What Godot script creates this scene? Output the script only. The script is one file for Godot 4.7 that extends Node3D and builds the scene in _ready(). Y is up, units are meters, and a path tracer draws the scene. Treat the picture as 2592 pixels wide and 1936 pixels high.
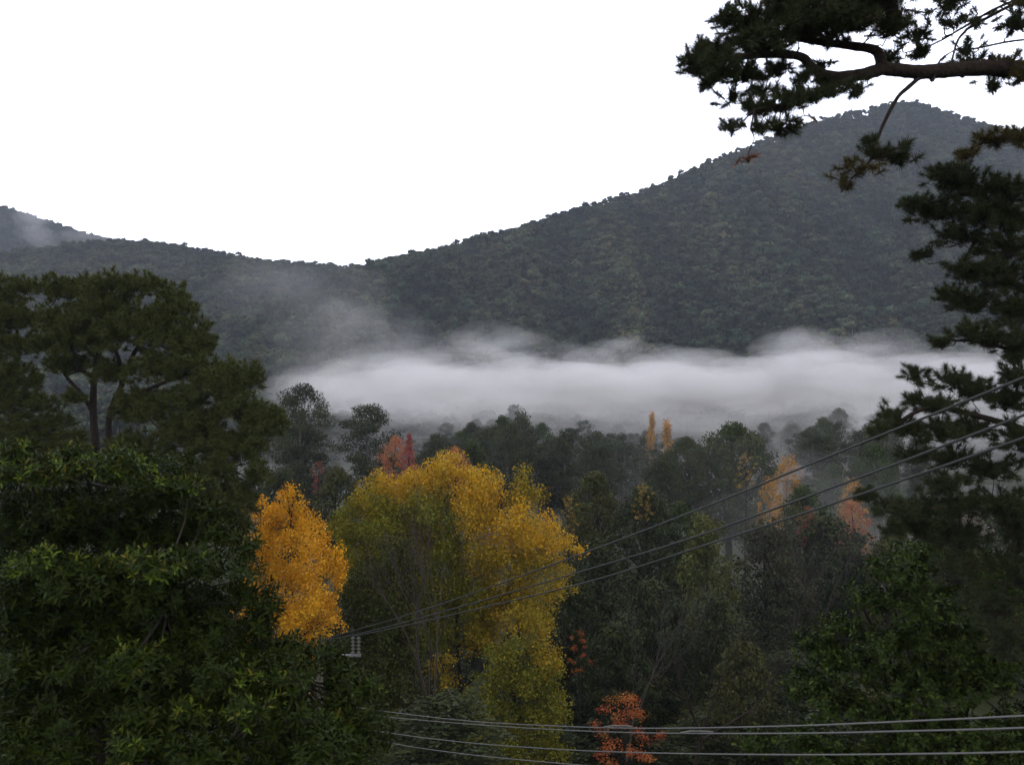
extends Node3D
# A forested valley on an overcast morning: mist lying below a wooded mountain, autumn trees and power lines.

const EYE := 30.0
var rng := RandomNumberGenerator.new()
var taken := {}
var hills := FastNoiseLite.new()
var M := {}


class Buf:
	var v := PackedVector3Array()
	var n := PackedVector3Array()
	var c := PackedColorArray()
	var i := PackedInt32Array()


# ---------- helpers ----------

func numbered(called: String) -> String:
	var k: int = taken.get(called, 0)
	taken[called] = k + 1
	return called if k == 0 else "%s_%03d" % [called, k]


func thing(called: String, label: String, category: String, at := Vector3.ZERO, group := "") -> Node3D:
	var o := Node3D.new()
	o.name = numbered(called)
	add_child(o)
	o.position = at
	tag(o, label, category, group)
	return o


func tag(o: Node, label: String, category: String, group := "", kind := "") -> void:
	o.set_meta("label", label)
	o.set_meta("category", category)
	if group:
		o.set_meta("group", group)
	if kind:
		o.set_meta("kind", kind)


func mesh_of(b: Buf) -> ArrayMesh:
	var a := []
	a.resize(Mesh.ARRAY_MAX)
	a[Mesh.ARRAY_VERTEX] = b.v
	if b.n.size() == b.v.size():
		a[Mesh.ARRAY_NORMAL] = b.n
	if b.c.size() == b.v.size():
		a[Mesh.ARRAY_COLOR] = b.c
	a[Mesh.ARRAY_INDEX] = b.i
	var m := ArrayMesh.new()
	m.add_surface_from_arrays(Mesh.PRIMITIVE_TRIANGLES, a)
	return m


func part(called: String, mesh: Mesh, mat: Material, parent: Node) -> MeshInstance3D:
	var o := MeshInstance3D.new()
	o.name = called
	o.mesh = mesh
	o.material_override = mat
	parent.add_child(o, true)
	return o


func copies(called: String, mesh: Mesh, mat: Material, where: Array, parent: Node, tints := PackedColorArray()) -> MultiMeshInstance3D:
	var m := MultiMesh.new()
	m.transform_format = MultiMesh.TRANSFORM_3D
	m.use_colors = tints.size() > 0
	m.mesh = mesh
	m.instance_count = where.size()
	for k in where.size():
		m.set_instance_transform(k, where[k])
		if tints.size():
			m.set_instance_color(k, tints[k])
	var o := MultiMeshInstance3D.new()
	o.name = called
	o.multimesh = m
	o.material_override = mat
	o.set_meta("kind", "stuff")
	parent.add_child(o, true)
	return o


func rand_dir() -> Vector3:
	var z := rng.randf_range(-1.0, 1.0)
	var t := rng.randf() * TAU
	var r := sqrt(1.0 - z * z)
	return Vector3(r * cos(t), z, r * sin(t))


func leaf(b: Buf, p: Vector3, along: Vector3, across: Vector3, col: Color) -> void:
	var k := b.v.size()
	b.v.append(p - along)
	b.v.append(p + across)
	b.v.append(p + along)
	b.v.append(p - across)
	for j in 4:
		b.c.append(col)
	b.i.append_array(PackedInt32Array([k, k + 1, k + 2, k, k + 2, k + 3]))


func vary(c: Color, by: float) -> Color:
	var k := rng.randf_range(1.0 - by, 1.0 + by)
	var h := rng.randf_range(-by, by) * 0.35
	return Color(c.r * k * (1.0 + h), c.g * k, c.b * k * (1.0 - h))


func clump(b: Buf, c: Vector3, r: Vector3, n: int, size: float, pal: Array, droop := 0.3, slim := 0.5, shell := 0.42, hug := 0.0) -> void:
	# one leaf colour for this spray, drawn by chance
	var own := vary(pal[rng.randi() % pal.size()], 0.2)
	for j in n:
		var d := rand_dir()
		var p := c + d * r * pow(rng.randf(), shell) * rng.randf_range(0.85, 1.12)
		var ax := (d * 0.7 + rand_dir() + Vector3(0, -droop, 0)).normalized()
		var sd := ax.cross(rand_dir()).normalized()
		if rng.randf() < hug:
			# leaf sprays lie over the outside of the clump like shingles
			var face := (d + rand_dir() * 0.35).normalized()
			sd = face.cross(rand_dir()).normalized()
			ax = sd.cross(face).normalized()
		var s := size * rng.randf_range(0.55, 1.25)
		leaf(b, p, ax * s, sd * s * slim, vary(own if rng.randf() < 0.6 else pal[rng.randi() % pal.size()], 0.2))


func tube(b: Buf, pts: Array, r0: float, r1: float, sides := 5, rough := 0.0) -> void:
	var first := b.v.size()
	var m := pts.size()
	var side := Vector3.ZERO
	for j in m:
		var p: Vector3 = pts[j]
		var q: Vector3 = pts[mini(j + 1, m - 1)]
		var o: Vector3 = pts[maxi(j - 1, 0)]
		var t := (q - o).normalized()
		if j == 0:
			side = t.cross(Vector3(0.3, 0.2, 1.0)).normalized()
		side = (side - t * side.dot(t)).normalized()
		var up := t.cross(side)
		var r := lerpf(r0, r1, float(j) / maxf(1.0, m - 1))
		for s in sides:
			var w := TAU * s / sides
			var d := side * cos(w) + up * sin(w)
			b.v.append(p + d * r * (1.0 + (rng.randf_range(-rough, rough) if rough > 0.0 else 0.0)))
			b.n.append(d)
	for j in m - 1:
		for s in sides:
			var a := first + j * sides + s
			var e := first + j * sides + (s + 1) % sides
			b.i.append_array(PackedInt32Array([a, a + sides, e, e, a + sides, e + sides]))


func bent(a: Vector3, z: Vector3, lift: float, wob: float, steps := 5) -> Array:
	var out := []
	var mid := a.lerp(z, 0.55) + Vector3(0, lift, 0)
	for j in steps + 1:
		var t := float(j) / steps
		var p := a.lerp(mid, t).lerp(mid.lerp(z, t), t)
		if j > 0 and j < steps:
			p += rand_dir() * wob
		out.append(p)
	return out


func through(pts: Array, per := 6) -> Array:
	# a smooth line through the given points
	var out := []
	for j in pts.size() - 1:
		var p0: Vector3 = pts[maxi(j - 1, 0)]
		var p1: Vector3 = pts[j]
		var p2: Vector3 = pts[j + 1]
		var p3: Vector3 = pts[mini(j + 2, pts.size() - 1)]
		for s in per:
			out.append(p1.cubic_interpolate(p2, p0, p3, float(s) / per))
	out.append(pts[-1])
	return out


func ground_at(x: float, z: float) -> float:
	var d := -z
	var y := 24.0
	if d > 5.0:
		y = lerpf(24.0, 4.0, clampf((d - 5.0) / 55.0, 0, 1))
	if d > 60.0:
		y = lerpf(4.0, 0.0, smoothstep(60.0, 110.0, d))
	if d > 200.0:
		y = lerpf(0.0, 7.0, smoothstep(260.0, 470.0, d))
	return y + hills.get_noise_2d(x, z) * clampf(absf(d) / 60.0, 0.25, 2.2)


# ---------- materials ----------

func leaf_material(rough: float, back: Color, spec := 0.5) -> StandardMaterial3D:
	var m := StandardMaterial3D.new()
	m.vertex_color_use_as_albedo = true
	m.roughness = rough
	m.metallic_specular = spec
	m.cull_mode = BaseMaterial3D.CULL_DISABLED
	if back.r + back.g + back.b > 0.0:
		m.backlight_enabled = true
		m.backlight = back
	return m


func noise_material(dark: Color, light: Color, freq: float, scale: float, rough: float, bump := 0.0) -> StandardMaterial3D:
	var m := StandardMaterial3D.new()
	var f := FastNoiseLite.new()
	f.seed = 7
	f.frequency = freq
	f.fractal_octaves = 5
	var ramp := Gradient.new()
	ramp.set_color(0, dark.linear_to_srgb())
	ramp.set_color(1, light.linear_to_srgb())
	var t := NoiseTexture2D.new()
	t.width = 512
	t.height = 512
	t.seamless = true
	t.noise = f
	t.color_ramp = ramp
	m.albedo_texture = t
	m.uv1_triplanar = true
	m.uv1_world_triplanar = true
	m.uv1_scale = Vector3.ONE * scale
	m.metallic_specular = 0.12
	m.roughness = rough
	if bump > 0.0:
		var h := NoiseTexture2D.new()
		h.width = 512
		h.height = 512
		h.seamless = true
		h.noise = f
		m.heightmap_enabled = true
		m.heightmap_texture = h
		m.heightmap_scale = bump
	return m


func flat_material(c: Color, rough: float, metal := 0.0, spec := 0.2) -> StandardMaterial3D:
	var m := StandardMaterial3D.new()
	m.albedo_color = c.linear_to_srgb()
	m.roughness = rough
	m.metallic = metal
	m.metallic_specular = spec
	return m


func make_materials() -> void:
	M.leaf = leaf_material(0.75, Color(0, 0, 0), 0.15)
	M.glossy = leaf_material(0.45, Color(0, 0, 0), 0.14)
	M.needle = leaf_material(0.75, Color(0, 0, 0), 0.15)
	M.autumn = leaf_material(0.7, Color(0.75, 0.62, 0.3), 0.2)
	M.far = leaf_material(0.9, Color(0, 0, 0), 0.1)
	M.bark = noise_material(Color(0.014, 0.011, 0.01), Color(0.04, 0.033, 0.028), 0.03, 0.6, 0.95, 3.0)
	M.pale_bark = noise_material(Color(0.07, 0.065, 0.058), Color(0.2, 0.185, 0.16), 0.02, 0.35, 0.9, 1.0)
	M.twig = flat_material(Color(0.034, 0.028, 0.026), 0.95)
	M.grey_twig = flat_material(Color(0.05, 0.046, 0.042), 0.95)
	M.mauve_twig = flat_material(Color(0.046, 0.036, 0.034), 0.95)
	M.grass = noise_material(Color(0.012, 0.016, 0.008), Color(0.036, 0.042, 0.018), 0.02, 0.08, 0.95)
	M.floor = noise_material(Color(0.014, 0.016, 0.01), Color(0.035, 0.036, 0.022), 0.02, 0.02, 0.95)
	M.cable = flat_material(Color(0.035, 0.036, 0.034), 0.6)
	M.old_cable = flat_material(Color(0.11, 0.11, 0.107), 0.65)
	M.zinc = flat_material(Color(0.14, 0.145, 0.15), 0.6, 0.3)
	M.porcelain = flat_material(Color(0.13, 0.13, 0.125), 0.35)
	M.timber = noise_material(Color(0.07, 0.06, 0.05), Color(0.16, 0.14, 0.12), 0.03, 0.8, 0.9)
	M.render = noise_material(Color(0.12, 0.11, 0.1), Color(0.18, 0.165, 0.15), 0.02, 0.3, 0.9)
	M.iron = noise_material(Color(0.06, 0.06, 0.065), Color(0.11, 0.11, 0.115), 0.02, 0.3, 0.85)
	M.pane = flat_material(Color(0.02, 0.025, 0.03), 0.15)


# ---------- terrain ----------

func along(line: Array, u: float) -> Vector3:
	var t := clampf(u, 0, 1) * (line.size() - 1)
	var k := mini(int(t), line.size() - 2)
	var a: Vector3 = line[maxi(k - 1, 0)]
	var b: Vector3 = line[k]
	var c: Vector3 = line[k + 1]
	var d: Vector3 = line[mini(k + 2, line.size() - 1)]
	return b.cubic_interpolate(c, a, d, t - k)


func slope_point(ridge: Array, foot: Array, u: float, v: float, gully: float) -> Vector3:
	var r := along(ridge, u)
	var f := along(foot, u)
	if v > 1.0:
		var back := r + (r - f) * (v - 1.0)
		back.y = r.y - (r.y - f.y) * (v - 1.0) * 0.8
		return back
	var p := f.lerp(r, v)
	p.y = lerpf(f.y, r.y, pow(v, 1.08))
	var w := sin(PI * v)
	p.y += gully * w * (hills.get_noise_2d(p.x * 0.35 + 900.0, p.z * 0.12) * 1.4 - 0.35)
	return p


func hillside(called: String, ridge: Array, foot: Array, gully: float) -> void:
	var b := Buf.new()
	var nu := 90
	var nv := 44
	for i in nu + 1:
		for j in nv + 1:
			b.v.append(slope_point(ridge, foot, float(i) / nu, 1.35 * j / nv, gully))
	for i in nu:
		for j in nv:
			var a := i * (nv + 1) + j
			b.i.append_array(PackedInt32Array([a, a + 1, a + nv + 1, a + nv + 1, a + 1, a + nv + 2]))
	var o := part(called, mesh_of(b), M.floor, self)
	o.name = numbered(called)
	o.set_meta("kind", "structure")


func make_ground() -> void:
	var b := Buf.new()
	var xs := 120
	var zs := 150
	for i in xs + 1:
		for j in zs + 1:
			var x := -520.0 + 1240.0 * i / xs
			var t := float(j) / zs
			var z := 40.0 - 640.0 * pow(t, 1.7)
			b.v.append(Vector3(x, ground_at(x, z), z))
	for i in xs:
		for j in zs:
			var a := i * (zs + 1) + j
			b.i.append_array(PackedInt32Array([a, a + zs + 1, a + 1, a + zs + 1, a + zs + 2, a + 1]))
	var o := part("ground", mesh_of(b), M.grass, self)
	o.set_meta("kind", "structure")


# ---------- trees ----------

func envelope(kind: String, t: float) -> float:
	match kind:
		"umbrella":
			return clampf(0.25 + 1.0 * t, 0, 1.0) * sqrt(clampf(1.12 - t * t, 0, 1))
		"column":
			return pow(sin(PI * clampf(t * 0.86 + 0.1, 0, 1)), 0.6)
		"cone":
			return clampf(1.05 - t, 0.05, 1.0) * (0.75 + 0.25 * clampf(t * 6.0, 0, 1))
	return sqrt(maxf(0.02, 1.0 - pow(1.9 * t - 0.85, 2.0)))


# A tree of height h and crown radius r: {crown, trunk} meshes, base at the origin
func grow(s: Dictionary) -> Dictionary:
	rng.seed = s.seed
	var h: float = s.h
	var r: float = s.r
	var base: float = s.get("base", 0.3) * h
	var crown := Buf.new()
	var wood := Buf.new()
	var lean := Vector3(rng.randf_range(-0.06, 0.06), 0, rng.randf_range(-0.06, 0.06)) * h
	var stem := []
	for j in 7:
		var t := j / 6.0
		stem.append(Vector3(0, -0.6 + (h * 0.9 + 0.6) * t, 0) + lean * t * t + rand_dir() * Vector3(1, 0, 1) * r * 0.05 * (1.0 if j > 0 else 0.0))
	tube(wood, stem, s.trunk, s.trunk * 0.18, 6)
	var n: int = s.clumps
	for k in n:
		var t := clampf((k + rng.randf()) / n, 0.03, 0.985)
		var e: float = envelope(s.kind, t) * r
		var cr: float = s.clump_r * r * rng.randf_range(0.7, 1.3) * (lerpf(1.15, 0.3, t) if s.kind == "cone" else 1.0)
		var w := k * 2.399963 + rng.randf() * 0.9
		var rad := maxf(0.0, e * pow(rng.randf(), 0.38) - cr * 0.35)
		var top := base + (h - base) * t - cr * 0.3
		var c := Vector3(cos(w) * rad, top, sin(w) * rad) + lean * t
		clump(crown, c, Vector3(cr, cr * s.get("flat", 0.65), cr), s.leaves, s.leaf, s.pal, s.get("droop", 0.3), s.get("slim", 0.5), s.get("shell", 0.42), s.get("hug", 0.45))
		if rng.randf() < s.get("limbs", 0.7):
			var st := clampf((top - rad * 0.75) / h, 0.12, 0.88)
			var from: Vector3 = stem[0].lerp(stem[6], st)
			from = (stem[int(st * 6)] as Vector3).lerp(stem[mini(int(st * 6) + 1, 6)], st * 6 - int(st * 6))
			tube(wood, bent(from, c, rad * 0.12, rad * 0.06, 4), s.trunk * 0.34 * (1.1 - st), s.trunk * 0.06, 4)
	return {"crown": mesh_of(crown), "trunk": mesh_of(wood), "h": h, "r": r, "stem": s.trunk}


func set_tree(g: Dictionary, called: String, label: String, group: String, x: float, top: float, z: float, width: float, crown_mat: Material, bark: Material, category := "tree") -> Node3D:
	var y := ground_at(x, z)
	var o := thing(called, label, category, Vector3(x, y, z), group)
	var want: float = maxf(1.0, top - y)
	var sx: float = width * 0.5 / g.r
	var sy := minf(clampf(want / g.h, 0.8 * sx, 1.2 * sx), want / g.h)
	var lift: float = want - g.h * sy
	var turn := Basis(Vector3.UP, rng.randf() * TAU)
	var at := Transform3D(Basis.from_scale(Vector3(sx, sy, sx)) * turn, Vector3(0, lift, 0))
	part("crown", g.crown, crown_mat, o).transform = at
	if lift < 0.3:
		part("trunk", g.trunk, bark, o).transform = at
	else:
		part("limbs", g.trunk, bark, o).transform = at
		var b := Buf.new()
		tube(b, bent(Vector3(0, -0.6, 0), Vector3(0, lift + 0.3, 0), 0.0, 0.06 * lift * 0.2, 4), g.stem * sx * 1.25, g.stem * sx, 7)
		part("trunk", mesh_of(b), bark, o)
	return o


# bare winter tree: recursive forks, thin twigs
func fork(b: Buf, p: Vector3, d: Vector3, len: float, r: float, depth: int, spread: float) -> void:
	var pts := [p]
	var q := p
	var dir := d
	for j in 4:
		dir = (dir + rand_dir() * 0.16 + Vector3(0, 0.05, 0)).normalized()
		q += dir * len * 0.25
		pts.append(q)
	tube(b, pts, r, r * 0.62, 5 if depth > 2 else 3)
	if depth == 0:
		return
	var kids := 3 if depth > 1 else 4
	for k in kids:
		var nd := (dir + rand_dir() * spread + Vector3(0, 0.12, 0)).normalized()
		var from: Vector3 = pts[4] if k == 0 else pts[2 + k % 3]
		fork(b, from, nd, len * rng.randf_range(0.6, 0.82), r * (0.62 if k == 0 else 0.45), depth - 1, spread)


func bare(seed_: int, h: float, r: float, depth: int, spread: float) -> ArrayMesh:
	rng.seed = seed_
	var b := Buf.new()
	fork(b, Vector3(0, -0.5, 0), Vector3(0.03, 1, 0), h * 0.36, r, depth, spread)
	return mesh_of(b)


# crown made of given lobes [x, y, z, rx, ry, tone] round a stem; leaves in world places, mesh relative to the base
func lobed_tree(o: Node3D, lobes: Array, stem_from: Vector3, trunk_r: float, per_m2: float, size: float, pals: Array, crown_mat: Material, bark: Material, deep := 0.9, droop := 0.3, slim := 0.5) -> void:
	var crown := Buf.new()
	var wood := Buf.new()
	var top := stem_from
	for q in lobes:
		if q[1] > top.y:
			top = Vector3(lerpf(stem_from.x, q[0], 0.4), q[1], q[2])
	var stem := bent(Vector3.ZERO - Vector3(0, 0.6, 0), top - o.position, 0, 0.25, 7)
	tube(wood, stem, trunk_r, trunk_r * 0.15, 7)
	for q in lobes:
		var c := Vector3(q[0], q[1], q[2]) - o.position
		var rr := Vector3(q[3], q[4], q[3] * deep) * 1.15
		var kids := maxi(8, int(q[3] * q[4] * 11.0))
		for k in kids:
			var cc := c + rand_dir() * rr * pow(rng.randf(), 0.5) * 0.8
			var small := rr * rng.randf_range(0.26, 0.46)
			var area := small.x * small.y * 3.14
			clump(crown, cc, small, int(area * per_m2), size, pals[clampi(int(q[5] if q.size() > 5 else 0), 0, pals.size() - 1)], droop, slim, 0.5)
		var st := clampf((c.y - Vector2(c.x, c.z).length() * 0.9) / maxf(0.1, (top.y - o.position.y)), 0.1, 0.9)
		var from: Vector3 = stem[int(st * 7)]
		tube(wood, bent(from, c, 0.2, 0.12, 5), trunk_r * 0.4 * (1.1 - st), 0.015, 5)
		for k in 4:
			var e := c + rand_dir() * rr * 0.85
			tube(wood, bent(from.lerp(c, 0.6), e, 0.1, 0.08, 3), 0.03, 0.008, 3)
	part("crown", mesh_of(crown), crown_mat, o)
	part("trunk", mesh_of(wood), bark, o)


# tuft of needles round the end of a twig, pointing along +y
func tuft(seed_: int, n: int, len: float, wide: float, pal: Array) -> ArrayMesh:
	rng.seed = seed_
	var b := Buf.new()
	for k in n:
		var t := float(k) / n
		var w := k * 2.399963
		var open := lerpf(1.75, 0.2, t) + rng.randf_range(-0.25, 0.25)
		var d := Vector3(cos(w) * sin(open), cos(open), sin(w) * sin(open)).normalized()
		var at := Vector3(0, lerpf(-0.45, 0.1, t) * len, 0)
		var s := d.cross(rand_dir()).normalized() * wide
		var l := len * rng.randf_range(0.75, 1.15)
		var col := vary(pal[rng.randi() % pal.size()], 0.2)
		var i0 := b.v.size()
		b.v.append_array(PackedVector3Array([at - s, at + s, at + d * l - Vector3(0, 0.08 * len, 0)]))
		for j in 3:
			b.c.append(col)
		b.i.append_array(PackedInt32Array([i0, i0 + 1, i0 + 2]))
	tube_plain(b, [Vector3(0, -0.9 * len, 0), Vector3(0, 0.3 * len, 0)], 0.012, 0.008, Color(0.05, 0.036, 0.026))
	return mesh_of(b)


func tube_plain(b: Buf, pts: Array, r0: float, r1: float, col: Color) -> void:
	var t := Buf.new()
	tube(t, pts, r0, r1, 4)
	var k := b.v.size()
	b.v.append_array(t.v)
	for j in t.v.size():
		b.c.append(col)
	for j in t.i:
		b.i.append(j + k)


# whorl of long leaves round a shoot along +y
func whorl(seed_: int, n: int, len: float, wide: float, col: Color, young: Color, young_n: int) -> ArrayMesh:
	rng.seed = seed_
	var b := Buf.new()
	for k in n:
		var w := k * 2.399963 + rng.randf() * 0.4
		var open := lerpf(1.75, 0.5, float(k) / n) + rng.randf_range(-0.2, 0.2)
		var l := len * rng.randf_range(0.7, 1.15)
		var out := Vector3(cos(w), 0, sin(w))
		var d := (out * sin(open) + Vector3.UP * cos(open)).normalized()
		var s := d.cross(Vector3.UP).normalized() * wide * l / len
		var lift := s.cross(d).normalized() * wide * 0.5
		var a := Vector3(0, (k * 0.012 - 0.05) * len / 0.13, 0)
		var sag := Vector3(0, -0.16 * l, 0)
		var c := vary(young if k >= n - young_n else col, 0.25)
		var i0 := b.v.size()
		b.v.append_array(PackedVector3Array([a, a + d * l * 0.4 + s + lift, a + d * l * 0.45, a + d * l * 0.4 - s + lift, a + d * l * 0.78 + s * 0.6 + lift * 0.6 + sag * 0.5, a + d * l * 0.8 + sag * 0.5, a + d * l * 0.78 - s * 0.6 + lift * 0.6 + sag * 0.5, a + d * l + sag]))
		for j in 8:
			b.c.append(c)
		for q in [[0, 1, 2], [0, 2, 3], [1, 4, 5], [1, 5, 2], [2, 5, 6], [2, 6, 3], [4, 7, 5], [5, 7, 6]]:
			b.i.append_array(PackedInt32Array([i0 + q[0], i0 + q[1], i0 + q[2]]))
	return mesh_of(b)


func aim(d: Vector3, scale: float) -> Basis:
	var y := d.normalized()
	var x := y.cross(Vector3(0.31, 0.17, 0.93)).normalized()
	var z := x.cross(y)
	return Basis(x, y, z) * Basis(Vector3.UP, rng.randf() * TAU) * Basis.from_scale(Vector3.ONE * scale)


# spread tufts or whorls over pads [x, y, z, rx, ry, count, kind]; the 300 nearest the eye become parts, the rest one part
func foliage(o: Node3D, pads: Array, meshes: Array, mat: Material, piece: String, deep: float, size: Vector2, up: float, anchors: Array, twig_r: float, shell: float, per_pad_twigs := 0.5) -> void:
	var made := []
	var twigs := Buf.new()
	for q in pads:
		var c := Vector3(q[0], q[1], q[2])
		var rr := Vector3(q[3], q[4], maxf(q[3], q[4]) * deep)
		var near := c
		var best := 1e9
		for a in anchors:
			var dd: float = (a as Vector3).distance_to(c)
			if dd < best:
				best = dd
				near = a
		var hub := c - Vector3(0, rr.y * 0.4, 0)
		if anchors.size():
			tube(twigs, bent(near - o.position, hub - o.position, -0.04, 0.05, 4), twig_r * 2.2, twig_r, 4)
		for k in int(q[5]):
			var d := rand_dir()
			if d.y < -0.5:
				d.y = -d.y * 0.5
			var p := c + d * rr * pow(rng.randf(), shell)
			var dir := (d + Vector3(0, up, 0) + rand_dir() * 0.45).normalized()
			var set_: Array = meshes[clampi(int(q[6]) if q.size() > 6 else 0, 0, meshes.size() - 1)]
			made.append([-p.z, set_[rng.randi() % set_.size()], Transform3D(aim(dir, rng.randf_range(size.x, size.y)), p - o.position)])
			if rng.randf() < per_pad_twigs:
				var from := hub.lerp(p, rng.randf() * 0.3)
				tube(twigs, bent(from - o.position, p - o.position - dir * 0.05, -0.05, 0.03, 3), twig_r, twig_r * 0.5, 3)
	made.sort_custom(func(a, b): return a[0] < b[0])
	var all := Buf.new()
	for k in made.size():
		var e: Array = made[k]
		if k < 290:
			var w := part(piece, e[1], mat, o)
			w.transform = e[2]
		else:
			var a: Array = e[1].surface_get_arrays(0)
			var first := all.v.size()
			all.v.append_array(e[2] * (a[Mesh.ARRAY_VERTEX] as PackedVector3Array))
			all.c.append_array(a[Mesh.ARRAY_COLOR])
			for j in (a[Mesh.ARRAY_INDEX] as PackedInt32Array):
				all.i.append(j + first)
	if all.v.size():
		part("foliage", mesh_of(all), mat, o).set_meta("kind", "stuff")
	if twigs.v.size():
		part("twigs", mesh_of(twigs), M.twig, o).set_meta("kind", "stuff")


# ---------- scene ----------

func _ready() -> void:
	rng.seed = 11
	hills.seed = 5
	hills.frequency = 0.012
	hills.fractal_octaves = 4

	var cam := Camera3D.new()
	cam.name = "camera"
	cam.position = Vector3(0, EYE, 0)
	cam.fov = 45.0
	cam.near = 0.1
	cam.far = 6000.0
	var lens := CameraAttributesPhysical.new()
	lens.frustum_focal_length = 28.97
	lens.frustum_focus_distance = 160.0
	lens.frustum_near = 0.1
	lens.frustum_far = 6000.0
	lens.exposure_aperture = 2.2
	cam.attributes = lens
	add_child(cam)
	cam.current = true

	var sky := ProceduralSkyMaterial.new()
	sky.sky_top_color = Color(0.91, 0.93, 1.0)
	sky.sky_horizon_color = Color(0.91, 0.93, 1.0)
	sky.sky_curve = 0.3
	sky.ground_bottom_color = Color(0.1, 0.1, 0.1)
	sky.ground_horizon_color = Color(0.5, 0.5, 0.52)
	sky.sky_energy_multiplier = 1.0
	var env := Environment.new()
	env.background_mode = Environment.BG_SKY
	env.sky = Sky.new()
	env.sky.sky_material = sky
	env.background_energy_multiplier = 3.2
	env.tonemap_mode = Environment.TONE_MAPPER_LINEAR
	env.tonemap_exposure = 1.0
	env.sdfgi_enabled = true
	env.ssao_enabled = true
	env.ssil_enabled = true
	env.fog_enabled = true
	env.fog_density = 0.00011
	env.fog_light_color = Color(0.88, 0.92, 1.0)
	env.volumetric_fog_enabled = true
	env.volumetric_fog_density = 0.0
	var we := WorldEnvironment.new()
	we.name = "world_environment"
	we.environment = env
	add_child(we)

	var sun := DirectionalLight3D.new()
	sun.name = "sun"
	sun.light_energy = 0.3
	sun.light_color = Color(1.0, 0.97, 0.93)
	sun.light_angular_distance = 60.0
	sun.shadow_enabled = true
	sun.rotation_degrees = Vector3(-62, 25, 0)
	add_child(sun)

	make_materials()
	make_ground()
	make_mountains()
	make_mist()
	make_middle_trees()
	make_houses()
	make_left_pine()
	make_right_pine()
	make_left_shrub()
	make_right_shrub()
	make_power_lines()


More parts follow.
